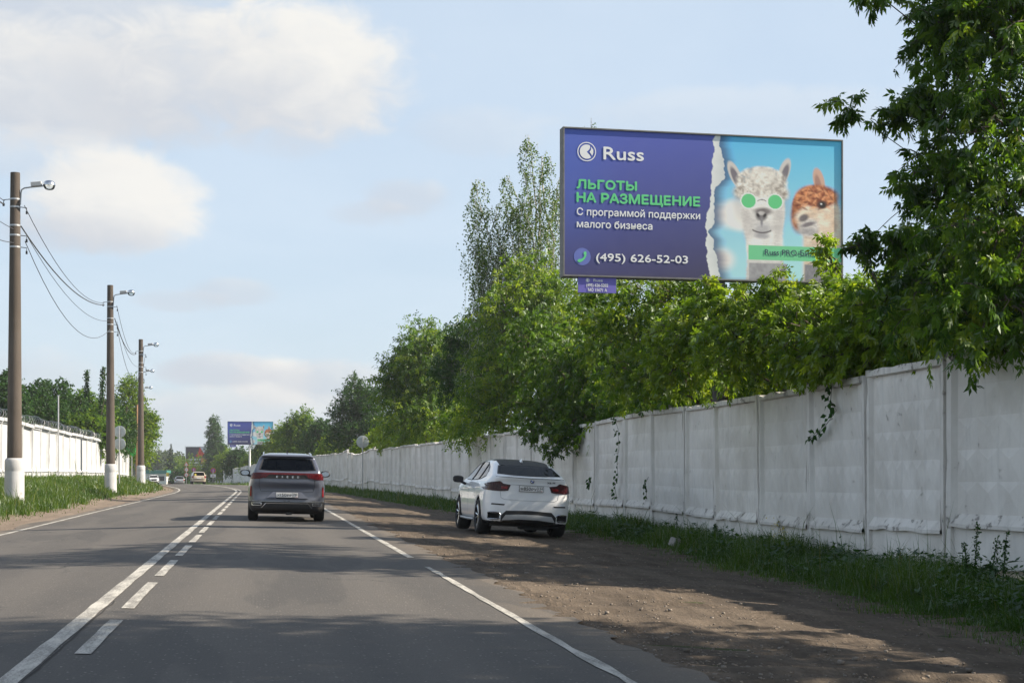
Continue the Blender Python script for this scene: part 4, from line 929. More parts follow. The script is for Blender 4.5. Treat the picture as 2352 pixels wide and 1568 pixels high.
# ---- far forest, one mass with readable spires
def forest():
    rs = np.random.default_rng(300); VV = []; FF = []; TT = []; nb = 0
    for k in range(230):
        px = rs.uniform(-250, 900); Y = rs.uniform(430, 640)
        X = PX(px, Y); topy = 1040 + rs.normal() * 7 + 6 * math.sin(px * .03); H = zz(topy, Y); con = rs.uniform() < .35
        if con: H *= 1.08
        z0 = float(GZ(X, Y)); n = 420
        f = rs.uniform(0, 1, n); a = rs.uniform(0, 6.28, n)
        if con: r = (1 - f) * H * .17 * rs.uniform(.5, 1, n); z = z0 + H * (.12 + .88 * f)
        else: r = H * .30 * np.sqrt(np.clip(1 - (2 * f - 1) ** 2, 0, 1)) * rs.uniform(.6, 1.05, n); z = z0 + H * (.25 + .75 * f)
        q = np.stack([X + r * np.cos(a), Y + r * np.sin(a), z], 1) + rs.normal(size=(n, 3)) * .25
        s = 1.1 if not con else .9
        V, Fq = leaf_quads(q, norm(rs.normal(size=(n, 3)) + np.array([0, 0, -.3])), norm(rs.normal(size=(n, 3))), rs.uniform(.6, 1.3, n) * s, rs.uniform(.4, .8, n) * s)
        VV.append(V); FF.append(Fq + nb); nb += len(V); TT.append(np.repeat(np.clip((.25 if con else .55) + rs.normal() * .15 + rs.normal(size=n) * .12, 0, 1), 4))
    o = fast_mesh('forest', np.concatenate(VV), np.concatenate(FF), M_LEAF_F, attrs={'tone': np.concatenate(TT)})
    tag(o, 'hazy grey-green forest closing the view past the road bend', 'forest', kind='stuff')
forest()
rs = np.random.default_rng(301)
for k, (px, topy, Y, lab) in enumerate(((393, 1018, 330, 'tall dark spruce standing out in front of the far forest'), (365, 1034, 420, 'smaller spruce left of the tall dark spruce by the far forest'))):
    X = PX(px, Y); z0 = float(GZ(X, Y)); H = zz(topy, Y) - z0
    root = thing('spruce_tree', lab, 'tree', (X, Y, z0), 'spruces before the far forest')
    n = 1500; f = rs.uniform(.1, 1, n); a = rs.uniform(0, 6.28, n); r = (1 - f) * H * .25 * (0.6 + .4 * np.sin(f * 40)) * rs.uniform(.3, 1, n) + .05
    q = np.stack([r * np.cos(a), r * np.sin(a), f * H], 1)
    V, Fq = leaf_quads(q, norm(np.stack([np.cos(a), np.sin(a), np.full(n, -.45)], 1)), norm(rs.normal(size=(n, 3)) + np.array([0, 0, 1.5])), rs.uniform(.5, 1.0, n) * (1.15 - f), rs.uniform(.25, .45, n) * (1.15 - f))
    fast_mesh('crown', V, Fq, M_NEEDLE, root, attrs={'tone': np.repeat(rs.uniform(0, 1, n), 4)})
    mb = MB(); mb.tube([(0, 0, -.2), (0, 0, H * .95)], [.22, .03], 6); mb.build('trunk', M_BARK, root)
# ---- weeds and creepers by the near wall
def weed(label, px, Y, H, seed, stalks, big=True, flower=False, name='tall_weed', off=-0.35, group='tall weeds at the foot of the wall'):
    rs = np.random.default_rng(seed); X = PX(px, Y); bz = float(GZ(X, Y)) - .02
    root = thing(name, label, 'weed', (X, Y, bz), group); mb = MB(); VV = []; FF = []; TT = []; nb = 0; PV = []; 
    for s_ in range(stalks):
        tx, ty = rs.normal() * .10, rs.normal() * .08; h = H * rs.uniform(.75, 1.05); bx0, by0 = rs.normal() * .05, rs.normal() * .05
        mb.tube([(bx0, by0, 0), (bx0 + tx * .4, by0 + ty * .4, h * .5), (bx0 + tx, by0 + ty, h)], [.010, .008, .003], 5)
        if not flower:      # seed whorls
            n = 150; f = np.round(rs.uniform(.30, 1, n) * 16) / 16; q = np.stack([bx0 + tx * f, by0 + ty * f, h * f], 1) + rs.normal(size=(n, 3)) * np.array([.028, .028, .010]) * (1.35 - f)[:, None] * 1.25
            V, Fq = leaf_quads(q, norm(rs.normal(size=(n, 3)) + np.array([0, 0, -.2])), norm(rs.normal(size=(n, 3))), np.full(n, .034), np.full(n, .028))
            VV.append(V); FF.append(Fq + nb); nb += len(V); TT.append(np.full(len(V), .25) + rs.uniform(0, .3, len(V)))
        else:
            n = 26; f = rs.uniform(.5, 1, n); q = np.stack([bx0 + tx * f, by0 + ty * f, h * f], 1) + rs.normal(size=(n, 3)) * np.array([.09, .09, .04])
            PV.append(q)
    n = 16 if big else 30; Ll = .20 if big else .09
    a = rs.uniform(0, 6.28, n); zc = H * rs.uniform(.08, .42 if big else .7, n); q = np.stack([np.cos(a) * .04, np.sin(a) * .04, zc], 1)
    ax = norm(np.stack([np.cos(a), np.sin(a), rs.uniform(-.2, .5, n)], 1)); Lv = Ll * rs.uniform(.6, 1.3, n)
    q = q + ax * (.06 if big else .02)
    V, Fq = leaf_quads(q, ax, norm(rs.normal(size=(n, 3)) * .3 + np.array([0, 0, 1])), Lv, Lv * (.62 if big else .3))
    VV.append(V); FF.append(Fq + nb); TT.append(np.repeat(rs.uniform(.05, .5, n), 4))
    mb.build('stem', M_GRASS, root)
    fast_mesh('leaves', np.concatenate(VV), np.concatenate(FF), M_LEAF_D, root, attrs={'tone': np.concatenate(TT)})
    if PV:
        q = np.concatenate(PV); V, Fq = leaf_quads(q, norm(rs.normal(size=q.shape)), norm(rs.normal(size=q.shape)), np.full(len(q), .03), np.full(len(q), .025)); fast_mesh('blossoms', V, Fq, M_PETAL, root)
weed('left one of the two tall dock weeds before the right end of the wall', 2238, 18.3, .82, 401, 2); weed('right, taller one of the two dock weeds before the right end of the wall', 2290, 18.0, .92, 402, 2)
weed('yellow-flowering weed at the foot of the wall', 1800, 27.0, .62, 403, 7, False, True); weed('yellow-flowering weed in front of the left white wall by the second pole', 262, 88, .8, 404, 8, False, True, group=None)
for k, (px, Y) in enumerate(((1478, 38.5), (1560, 34.5), (1662, 31.0), (1365, 44))):
    weed(['leafy weed at the wall foot right of the parked white car', 'leafy weed at the wall foot above the pale stone', 'broad-leaved weed at the wall foot right of the pale stone', 'broad-leaved weed at the wall foot close behind the parked white car'][k], px, Y, .5, 410 + k, 1, True)
def vine(label, pts, seed, n, size=.09, spread=.07):
    rs = np.random.default_rng(seed); W3 = []
    for px, py in pts:
        Y = y_for_px(px); W3.append(np.array(P(px, py, Y - .03)) + np.array([-.05, 0, 0]))
    root = thing('hanging_vine', label, 'vine', tuple(W3[0]), 'creepers hanging on the long wall'); mb = MB(); mb.tube(W3, .006, 4); mb.build('stem', M_BARK, root, origin=W3[0])
    W3 = np.array(W3); t = rs.uniform(0, len(W3) - 1.001, n); i = t.astype(int); q = W3[i] + (W3[i + 1] - W3[i]) * (t - i)[:, None] + rs.normal(size=(n, 3)) * np.array([.02, spread, spread])
    q[:, 0] -= .03
    V, Fq = leaf_quads(q, norm(rs.normal(size=(n, 3)) * .6 + np.array([-.4, 0, -1])), norm(rs.normal(size=(n, 3)) * .5 + np.array([-1, -.6, .3])), rs.uniform(.8, 1.4, n) * size, rs.uniform(.6, .9, n) * size)
    fast_mesh('leaves', V, Fq, M_LEAF_D, root, origin=W3[0], attrs={'tone': np.repeat(rs.uniform(.1, .6, n), 4)})
vine('curling creeper hanging from the broken wall top under the maple', [(1918, 880), (1915, 920), (1928, 942), (1912, 965), (1893, 990), (1868, 1008)], 420, 46, .10, .05)
vine('long creeper trailing down a wall joint right of the parked white car', [(1412, 950), (1424, 985), (1426, 1030), (1421, 1060), (1424, 1095), (1416, 1118), (1422, 1150)], 421, 60, .10, .05)
vine('short creeper on the wall close to the parked white car', [(1362, 1095), (1360, 1105), (1358, 1118)], 422, 18, .11, .05)
vine('small creeper low on the wall right of the long trailing creeper', [(1494, 1095), (1487, 1110), (1490, 1125), (1488, 1150)], 423, 22, .09, .04)
# ================================================================ billboards
def smooth(a, b, x):
    t = np.clip((x - a) / (b - a), 0, 1); return t * t * (3 - 2 * t)
def vnoise(x, y, s, seed):
    r = np.random.default_rng(seed).uniform(0, 1, (256, 256))
    x, y = x * s + 50, y * s + 50; i, j = np.floor(x).astype(int), np.floor(y).astype(int); f, g_ = x - i, y - j
    f = f * f * (3 - 2 * f); g_ = g_ * g_ * (3 - 2 * g_)
    a = r[i % 256, j % 256]; b = r[(i + 1) % 256, j % 256]; c = r[i % 256, (j + 1) % 256]; d = r[(i + 1) % 256, (j + 1) % 256]
    return (a * (1 - f) + b * f) * (1 - g_) + (c * (1 - f) + d * f) * g_
BW, BH = 6.28, 3.10
def paint_poster(NU=430, NV=216):
    u = np.linspace(0, 1, NU); v = np.linspace(0, 1, NV); U, Vv = np.meshgrid(u, v)
    x = U * 2112; y = Vv * 1113                       # poster units, as measured
    col_ = np.zeros(U.shape + (3,))
    def put(mask, c):
        nonlocal col_
        c = np.asarray(c, float)
        if c.ndim == 1: c = np.array(srgb(*c))[None, None]
        col_ = col_ * (1 - mask[..., None]) + c * mask[..., None]
    def G(c1, c2, t): return np.array(srgb(*c1)) * (1 - t[..., None]) + np.array(srgb(*c2)) * t[..., None]
    # left, violet-blue sheet
    put(np.ones_like(x), G((84, 98, 186), (62, 60, 100), np.clip(y / 1113 * .95 + (x - 500) / 6000, 0, 1)))
    put(smooth(500, 0, x) * .45 * smooth(1113, 300, y), (70, 105, 196))
    # tear
    yy = np.array([0, 240, 510, 660, 810, 960, 1070, 1113]); n1 = (vnoise(x * 0, y, .02, 1) - .5) * 22 + (vnoise(x * 0, y, .07, 2) - .5) * 9; n2 = (vnoise(x * 0, y, .016, 3) - .5) * 44 + (vnoise(x * 0, y, .06, 4) - .5) * 12
    eL = np.interp(y, yy, [1122, 1115, 1090, 1062, 1060, 1075, 1100, 1108]) + n1
    eR = np.interp(y, [0, 150, 340, 400, 520, 650, 750, 850, 1000, 1113], [1172, 1182, 1190, 1150, 1126, 1106, 1095, 1116, 1128, 1150]) + n2
    # sky side
    right = smooth(-2, 2, x - eR)
    sk = G((84, 186, 240), (172, 224, 242), np.clip(y / 1000, 0, 1)); sk = sk * (1 + .05 * (x[..., None] - 1600) / 500)
    put(right, sk)
    def ell(cx_, cy_, rx, ry, soft=.15, rot=0):
        c, s_ = math.cos(rot), math.sin(rot); a = ((x - cx_) * c + (y - cy_) * s_) / rx; b = (-(x - cx_) * s_ + (y - cy_) * c) / ry
        return smooth(1 + soft, 1 - soft, np.sqrt(a * a + b * b))
    put(ell(1275, 610, 150, 100, .5) * right, (238, 234, 230)); put(ell(1350, 650, 110, 80, .5) * right, (240, 236, 230)); put(ell(1180, 960, 90, 80, .6) * right, (238, 232, 225)); put(ell(1290, 550, 70, 60, .6) * right * .7, (240, 238, 235))
    put(smooth(110, 0, x - eR) * right * .8, (58, 70, 110))
    put(smooth(-2, 2, x - eL) * smooth(2, -2, x - eR), G((226, 228, 226), (206, 210, 210), np.clip((x - eL) / 90 + .3 * vnoise(x, y, .03, 9), 0, 1)))
    # ---- white animal in round glasses
    ox, oy = 1500, 0                                  # centre column of the face
    wool = vnoise(x, y, .035, 11) * .6 + vnoise(x, y, .09, 12) * .4
    wl_ = G((150, 138, 128), (240, 234, 224), np.clip(wool * 1.5 - .2, 0, 1))
    face = G((205, 200, 196), (246, 242, 236), np.clip(vnoise(x, y, .02, 13) * .7 + .35, 0, 1))
    for (cx_, cy_, rt, fl) in ((1283, 300, -.42, 1), (1662, 262, .32, 1)):
        put(ell(cx_, cy_, 42, 115, .12, rt), (206, 200, 194)); put(ell(cx_ + 4, cy_ + 18, 25, 86, .25, rt), (118, 112, 120))
    neck = smooth(1372, 1392, x + 20 * wool) * smooth(1680, 1650, x + 20 * wool) * smooth(700, 760, y)
    put(neck, face * .93)
    put(ell(1500, 560, 170, 330, .05), face)
    put(ell(1500, 700, 150, 215, .12), face)
    put(ell(1340, 520, 70, 130, .5) * .35, (165, 158, 154)); put(ell(1655, 520, 60, 130, .5) * .35, (165, 158, 154))
    top_ = ell(1490, 345, 195, 120, .12); put(np.clip(top_ + (wool - .5) * .8 * smooth(0, .5, top_), 0, 1) * (top_ > .02), wl_)
    put(ell(1340, 430, 70, 60, .4), wl_); put(ell(1640, 430, 60, 60, .4), wl_); put(ell(1500, 300, 120, 60, .4) * .6, (240, 234, 224))
    put(ell(1500, 575, 70, 28, .5), (120, 112, 112)); put(ell(1486, 610, 44, 40, .35), (92, 86, 88)); put(ell(1486, 590, 26, 16, .5), (196, 190, 188))
    put(ell(1488, 655, 10, 40, .5), (120, 116, 120)); put(ell(1492, 720, 62, 55, .5) * .6, (150, 148, 156))
    sm = smooth(9, 3, np.abs(y - (742 + ((x - 1490) / 74) ** 2 * -20))) * (np.abs(x - 1490) < 74); put(sm, (84, 76, 80)); put(ell(1490, 770, 62, 20, .5) * .7, (158, 154, 160))
    put(ell(1530, 890, 110, 26, .6) * .5, (170, 166, 164)); put(smooth(880, 1010, y) * neck * .35, (150, 146, 148))
    # coat texture over both animals, crisper muzzle shading
    st = vnoise(x * .35 + y * .1, y, .11, 31) - .5; st2 = vnoise(x, y * .6, .20, 32) - .5
    body_ = np.clip(neck + ell(1500, 560, 178, 335, .05) + ell(1500, 700, 158, 220, .12) + top_, 0, 1)
    col_ = col_ * (1 + body_[..., None] * (st * .20 + st2 * .12)[..., None])
    put(ell(1385, 690, 42, 120, .6) * .35, (150, 140, 138)); put(ell(1615, 690, 42, 120, .6) * .35, (150, 140, 138)); put(ell(1486, 668, 84, 70, .6) * .25, (170, 166, 168))
    for sx_ in (-1, 1): put(ell(1486 + sx_ * 26, 606, 11, 17, .4, sx_ * .6), (48, 42, 44))
    for k_ in range(26):
        a_ = 1330 + 330 * ((k_ * 7) % 26) / 26; b_ = 285 + 130 * ((k_ * 11) % 26) / 26; put(ell(a_, b_, 20, 9, .5, (k_ % 5 - 2) * .5) * .30 * top_, (150, 134, 120) if k_ % 2 else (248, 242, 232))
    for cx_ in (1387, 1592):
        put(ell(cx_, 497, 64, 64, .03), (232, 238, 230)); put(ell(cx_, 497, 55, 55, .03), (98, 200, 132))
    put(smooth(5, 2, np.abs(y - (484 + ((x - 1490) / 34) ** 2 * 12))) * (np.abs(x - 1490) < 36), (120, 116, 116))
    # ---- brown animal
    bx_ = 1900
    fur = vnoise(x, y, .03, 21) * .55 + vnoise(x, y, .085, 22) * .45
    fb = G((140, 66, 36), (224, 150, 100), np.clip(fur * 1.7 - .35, 0, 1)); cream = G((214, 180, 150), (240, 226, 208), np.clip(vnoise(x, y, .02, 23) * .8 + .2, 0, 1))
    put(ell(1935, 320, 44, 105, .15, -.22), (206, 168, 148)); put(ell(1930, 345, 22, 75, .3, -.22), (168, 128, 116))
    put(smooth(1790, 1830, x) * smooth(2125, 2105, x) * smooth(690, 760, y), cream * .9)
    put(ell(1905, 520, 180, 165, .06), fb); put(ell(1790, 580, 75, 150, .25, .1), fb * .75); put(ell(1960, 590, 155, 150, .2), cream); put(ell(1990, 700, 130, 150, .2), cream)
    put(ell(1925, 440, 165, 90, .2), fb); put(ell(1850, 620, 100, 80, .3), cream); put(ell(1855, 690, 80, 75, .3), G((196, 186, 180), (226, 220, 214), wool))
    put(ell(1815, 615, 40, 26, .4, -.5), (112, 104, 106)); put(ell(1850, 665, 60, 16, .5, -.3), (120, 112, 116)); put(ell(1850, 720, 70, 30, .5) * .7, (150, 146, 150))
    put(ell(1960, 505, 38, 30, .3), (92, 52, 40)); put(ell(1960, 508, 23, 22, .2), (34, 24, 26)); put(ell(1952, 500, 7, 6, .3), (220, 220, 220))
    for k_ in range(34):
        a_ = 1760 + 300 * ((k_ * 11) % 34) / 34; b_ = 375 + 170 * ((k_ * 13) % 34) / 34; m_ = ell(1905, 470, 175, 110, .1); put(ell(a_, b_, 26, 8, .5, (k_ % 5 - 2) * .45) * .6 * m_, (104, 44, 24) if k_ % 2 else (236, 170, 120))
    put(ell(1960, 505, 40, 31, .3), (92, 52, 40)); put(ell(1962, 508, 25, 23, .2), (34, 24, 26)); put(ell(1953, 500, 8, 7, .3), (230, 230, 230))
    bd = ell(1930, 600, 200, 240, .1); col_ = col_ * (1 + bd[..., None] * (st * .30 + st2 * .16)[..., None])
    # lower, greyed-out strip below the green band
    put(smooth(1385, 1395, x) * smooth(1690, 1680, x) * smooth(975, 985, y), G((170, 170, 172), (140, 138, 142), wool)); put(smooth(1815, 1830, x) * smooth(975, 985, y), G((150, 148, 152), (112, 110, 116), fur))
    put(((x > 1385) & (y > 842) & (y < 957)).astype(float), (112, 200, 146))
    put(smooth(1085, 1113, y) * .35, (60, 60, 70))
    col_ *= np.where(x < eL, 1.0, 1.08)[..., None]
    return NU, NV, np.clip(col_.reshape(-1, 3) + 0.008, 0, 0.86)      # vinyl print, slightly faded
M_PRINT = mat_vcol('printed_vinyl'); M_FRAME = plain('weathered_frame_paint', (.16, .16, .155), .7, var=.6, scale=5)
M_TXT_W = plain('white_print', (0.84, 0.85, 0.86), 0.5, var=0.03); M_TXT_G = plain('green_print', srgb(104, 214, 142), 0.5, var=0.04)
M_TXT_D = plain('dark_print', srgb(52, 72, 96), 0.5); M_DISC = plain('blue_disc_print', srgb(104, 118, 190), 0.5); M_VIOLET = plain('violet_plate', srgb(112, 106, 190), 0.5)
NU, NV, PC = paint_poster()
ii = (np.arange(NV - 1)[:, None] * NU + np.arange(NU - 1)[None]).ravel(); PF = np.stack([ii, ii + NU, ii + NU + 1, ii + 1], 1)
uu, vv = np.meshgrid(np.linspace(0, 1, NU), np.linspace(0, 1, NV)); PV_ = np.stack([(uu - .5) * BW, np.zeros_like(uu), (.5 - vv) * BH], -1).reshape(-1, 3)
bx0 = lambda u: (u - .5) * BW
bz0 = lambda v: (.5 - v) * BH
def disc(cx_, cz, r, n=28, y=0): return [(cx_ + r * math.cos(2 * math.pi * k / n), cz + r * math.sin(2 * math.pi * k / n)) for k in range(n)]
def flat(name, polys, mat, parent, y):
    mb = MB()
    for p in polys:
        b = len(mb.v); mb.v += [(q[0], y, q[1]) for q in p]; mb.f.append([b + i for i in range(len(p))])
    me = bpy.data.meshes.new(name); me.from_pydata(mb.v, [], mb.f)
    bm = bmesh.new(); bm.from_mesh(me)
    for f in bm.faces:
        f.normal_update()
        if f.normal.y > 0: f.normal_flip()
    bm.to_mesh(me); bm.free(); me.materials.append(mat)
    o = bpy.data.objects.new(name, me); COL.objects.link(o); o.parent = parent; return o
def ring(cx_, cz, r0, r1, n=36):
    return [[(cx_ + r * math.cos(a), cz + r * math.sin(a)) for r, a in ((r0, 2 * math.pi * k / n), (r1, 2 * math.pi * k / n), (r1, 2 * math.pi * (k + 1) / n), (r0, 2 * math.pi * (k + 1) / n))] for k in range(n)]
def logo(parent, cx_, cz, r, mat, y, dark):
    flat('emblem', ring(cx_, cz, r * .9, r) , mat, parent, y)
    rr_ = r * .74; pts = []
    for k in range(41):      # disc with a swept notch on its right side
        a = math.radians(62 + (360 - 62 - 52) * k / 40); pts.append((cx_ + rr_ * math.cos(a), cz + rr_ * math.sin(a)))
    pts += [(cx_ + rr_ * .42, cz - rr_ * .45), (cx_ + rr_ * .0, cz - rr_ * .02), (cx_ + rr_ * .36, cz + rr_ * .30), (cx_ + rr_ * .50, cz + rr_ * .62)]
    c = (cx_ - rr_ * .3, cz)
    flat('emblem', [[c, pts[i], pts[(i + 1) % len(pts)]] for i in range(len(pts))], mat, parent, y)
    flat('emblem', [[(cx_ + rr_ * .62, cz + rr_ * .72), (cx_ + rr_ * .95, cz + rr_ * .3), (cx_ + rr_ * .97, cz - rr_ * .1), (cx_ + rr_ * .80, cz - rr_ * .55), (cx_ + rr_ * .40, cz - rr_ * .02), (cx_ + rr_ * .62, cz + rr_ * .3)]], mat, parent, y)
def billboard(name, label, pL, pR, zc, depth, post_dx, post_x_rot, plate=True, group=None):
    a, b = Vector(pL), Vector(pR); mid = (a + b) / 2; rz = math.atan2(b.y - a.y, b.x - a.x)
    gz = float(GZ(mid.x, mid.y))
    root = thing(name, label, 'billboard', (mid.x, mid.y, gz), group, (0, 0, rz)); H = zc - gz
    def sub(o): o.location.z = H; return o
    face = fast_mesh('poster', PV_, PF, M_PRINT, root, smooth=True, attrs={'print': PC}); sub(face)
    mb = MB(); t = 0.034
    hw, hh = BW / 2, BH / 2
    for z in (-1, 1): mb.box((0, depth / 2 - .03, z * (hh + t / 2)), (BW + 2 * t, depth, t))
    for s_ in (-1, 1): mb.box((s_ * (hw + t / 2), depth / 2 - .03, 0), (t, depth, BH))
    sub(mb.build('frame', M_FRAME, root, bevel=.006))
    mb = MB(); mb.box((0, depth * .55, 0), (BW - .01, depth * .8, BH - .01)); sub(mb.build('backing', M_DARKM, root))
    mb = MB(); mb.tube([(post_dx, depth / 2, -.3), (post_dx, depth / 2, H - BH / 2 - .05)], .14, 14); mb.build('post', M_DARKM, root, smooth=True)
    y = -.006; D = face
    logo(D, bx0(.078), bz0(.153), .205, M_TXT_W, y, None)
    text_mesh('lettering', 'Russ', M_TXT_W, D, bx0(.137), bx0(.278), bz0(.199), .265, y, bold=.02)
    text_mesh('lettering', 'ЛЬГОТЫ', M_TXT_G, D, bx0(.0436), bx0(.253), bz0(.405), .175, y, bold=.045)
    text_mesh('lettering', 'НА РАЗМЕЩЕНИЕ', M_TXT_G, D, bx0(.0436), bx0(.479), bz0(.497), .185, y, bold=.045)
    text_mesh('lettering', 'С программой поддержки', M_TXT_W, D, bx0(.0436), bx0(.480), bz0(.588), .145, y, bold=.02)
    text_mesh('lettering', 'малого бизнеса', M_TXT_W, D, bx0(.0436), bx0(.309), bz0(.672), .145, y, bold=.02)
    text_mesh('lettering', '(495) 626-52-03', M_TXT_W, D, bx0(.111), bx0(.436), bz0(.898), .16, y, bold=.02)
    text_mesh('lettering', 'Russ PRO-Бизнес', M_TXT_D, D, bx0(.716), bx0(.945), bz0(.822), .125, y, bold=.008)
    flat('phone_disc', [disc(bx0(.0625), bz0(.872), .185)], M_DISC, D, -.003)
    cx_, cz = bx0(.0625), bz0(.872); arc = []
    for k in range(13):
        q = R(200 + 170 * k / 12 - 60); 
    o1 = [(-.095, -.115), (-.055, -.125), (0, -.10), (.055, -.045), (.085, .02), (.092, .085), (.075, .112), (.035, .10), (.025, .06), (.045, .03), (.03, -.01), (0, -.04), (-.03, -.055), (-.05, -.05), (-.08, -.06), (-.11, -.09)]
    mbp = [(cx_ + p[0], cz + p[1]) for p in o1]
    flat('phone_symbol', [[mbp[i], mbp[i + 1], mbp[13 - i if i < 7 else 8], mbp[14 - i if i < 7 else 8]] if False else [mbp[i], mbp[i + 1], mbp[14 - i], mbp[15 - i]] for i in range(0, 7)], M_TXT_G, D, -.009)
    if plate:
        mb = MB(); mb.box((bx0(.115), .02, -hh - .20), (.84, .02, .33)); pl = sub(mb.build('number_plate', M_VIOLET, root, bevel=.004))
        z0 = -hh - .2
        logo(pl, bx0(.082), z0 + .10, .045, M_TXT_W, .006, None)
        text_mesh('lettering', 'Russ', M_TXT_W, pl, bx0(.102), bx0(.134), z0 + .075, .055, .006, bold=.02)
        text_mesh('lettering', '(495) 626-5202', M_TXT_W, pl, bx0(.077), bx0(.153), z0 - .035, .065, .006, bold=.02)
        text_mesh('lettering', 'МО 15671 А', M_TXT_W, pl, bx0(.083), bx0(.149), z0 - .135, .065, .006, bold=.02)
    return root
A1, B1 = P(1291, 468, 32.0), P(1937, 482, 33.3)
billboard('billboard', 'large billboard with a white animal in green glasses above the trees on the right', A1, B1, (A1.z + B1.z) / 2, .30, .35, 0)
A2, B2 = P(522, 994, 206), P(628, 996, 206.8)
b2 = billboard('billboard', 'small distant billboard with the same blue advert above the far wall', A2, B2, A2.z, .3, -.1, 0)
for o in b2.children:
    if o.name.split('.')[0] == 'post': o.data.materials[0] = M_WHITE
b2.scale = ((B2 - A2).length / 6.4, 1, 1)
# third, dark and red board
rootd = thing('billboard', 'dark billboard with a red shape half hidden by a pointed tree far down the road', 'billboard', (PX(458, 352), 352, 0)); H = P(460, 1047, 352).z
M_DKP = plain('charcoal_print', srgb(74, 68, 76), .6); M_RED = plain('red_print', srgb(200, 58, 44), .6); M_PALE = plain('pale_print', srgb(205, 205, 212), .6); M_ORG = plain('orange_print', srgb(205, 130, 90), .6)
mb = MB(); mb.box((0, 0, H), (6.2, .3, 4.2)); pn = mb.build('panel', M_DKP, rootd)
mb = MB()
for s_ in (-1, 1): mb.box((s_ * 3.18, 0, H), (.16, .36, 4.5))
for s_ in (-1, 1): mb.box((0, 0, H + s_ * 2.18), (6.2, .36, .16))
mb.build('frame', M_WHITE, rootd)
flat('red_shape', [[(-.9, H + .1), (-.3, H + .7), (.1, H + 2.05), (1.4, H + 2.05), (1.2, H + .6), (.7, H - .2), (-.3, H - .2)]], M_RED, pn, -.16); flat('pale_shape', [[(.2, H + 2.05), (2.9, H + 2.05), (2.4, H + .9), (1.0, H + .7)]], M_PALE, pn, -.165)
flat('pale_bar', [[(-2.6, H - 1.0), (.4, H - 1.0), (.4, H - .55), (-2.6, H - .55)], [(-2.6, H - 1.75), (.1, H - 1.75), (.1, H - 1.3), (-2.6, H - 1.3)]], M_PALE, pn, -.16); flat('orange_bar', [[(.4, H - 1.75), (2.8, H - 1.75), (2.8, H - .5), (.4, H - .5)]], M_ORG, pn, -.158)
mb = MB(); mb.box((-1.6, 0, H - 2.5), (1.1, .1, .4)); mb.build('number_plate', M_VIOLET, rootd)
mb = MB(); mb.tube([(.4, .1, -.3), (.4, .1, H - 2.2)], .16, 10); mb.build('post', M_STEEL, rootd)
# ================================================================ lamp poles
PH = 9.85
def pole_parts(root):
    mb = MB(); mb.tube([(0, 0, 0.5), (0, 0, PH)], [0.225, 0.139], 20); mb.build('shaft', M_POLE, root, smooth=True)
    mb = MB(); mb.lathe([(0.285, -0.3), (0.285, 0.95), (0.275, 1.0), (0.285, 1.03), (0.28, 1.30), (0.245, 1.36), (0.226, 1.37)], n=24); mb.build('base_sleeve', M_PAINTW, root, smooth=True)
    for dz in (0.79, 1.02, 1.57, 1.86, 2.21):
        r = 0.139 + (0.225 - 0.139) * dz / (PH - .5) + 0.006
        mb = MB(); mb.lathe([(r, PH - dz - .025), (r, PH - dz + .025)], n=20); mb.build('band_clamp', M_STEEL, root)
    mb = MB(); pts = [(0.15, 0, PH - .95), (0.17, 0, PH - .60), (0.19, 0, PH - .50), (0.27, 0, PH - .45), (0.5, 0, PH - .415), (0.86, 0, PH - .375)]
    arm = None
    mb.tube(pts, 0.022, 8); arm = mb.build('lamp_arm', M_STEEL, root, smooth=True)
    mb = MB(); mb.box((0.62, 0, PH - .325), (0.31, .12, .13), (0, -.09, 0)); mb.build('ballast_box', M_PAINTW, root, bevel=.012)
    mb = MB(); prof_ = [(0.012, .135), (.07, .132), (.12, .115), (.16, .075), (.178, .02), (.182, 0.0), (.182, -.012)]
    vs = []; n = 18
    mb.lathe([(r, h) for r, h in prof_[::-1]], c=(1.0, 0, PH - .35), n=n); lh = mb.build('lamp_head', M_CHROME, root, smooth=True); 
    mb = MB(); mb.lathe([(.17, 0), (.165, -.04), (.14, -.09), (.09, -.125), (.02, -.135)], c=(1.0, 0, PH - .365), n=n); mb.build('lamp_glass', M_LENS, lh, smooth=True)
    for dz, s in ((0.79, -1), (1.02, 1), (1.86, 1), (2.21, 1)):
        mb = MB(); mb.tube([(s * .16, 0, PH - dz), (s * .34, 0, PH - dz - .02), (s * .34, 0, PH - dz - .14)], .013, 5); mb.box((s * .34, 0, PH - dz - .16), (.05, .05, .09)); mb.build('cable_hook', M_DARKM, root)
POLES = [(-10.4, 18, 'concrete lamp pole outside the left edge of the view'), (PX(33, 45.2), 45.2, 'nearest concrete lamp pole with a white foot at the left edge'), (PX(254, 72.8), 72.8, 'second concrete lamp pole from the left beside the double road sign'),
         (PX(323.5, 99.6), 99.6, 'third concrete lamp pole from the left at the end of the grass bank'), (PX(322, 126), 126, 'fourth lamp pole hidden behind the third, its lamp showing to the right'), (PX(322, 146.5), 146.5, 'fifth lamp pole hidden behind the third, its small lamp showing lowest')]
proto = None; PL = []
for i, (x, y_, lab) in enumerate(POLES):
    z = float(GZ(x, y_))
    if i == 0: o = thing('lamp_pole', lab, 'lamp pole', (x, y_, z), 'concrete lamp poles along the left verge'); pole_parts(o); proto = o
    else:
        o = copy_tree(proto); o.location = (x, y_, z); o['label'] = lab
    lean = [0, R(.15), R(-.1), 0, 0, 0][i]; o.rotation_euler = (0, lean, [0, R(4), R(3), R(2), R(4), R(6)][i])
    o.scale = (1, 1, (float([10.0, 10.15, 10.2, 9.95, 10.0, 9.75][i]) - z) / PH)
    PL.append((x, y_, z, o.scale[2] * PH))
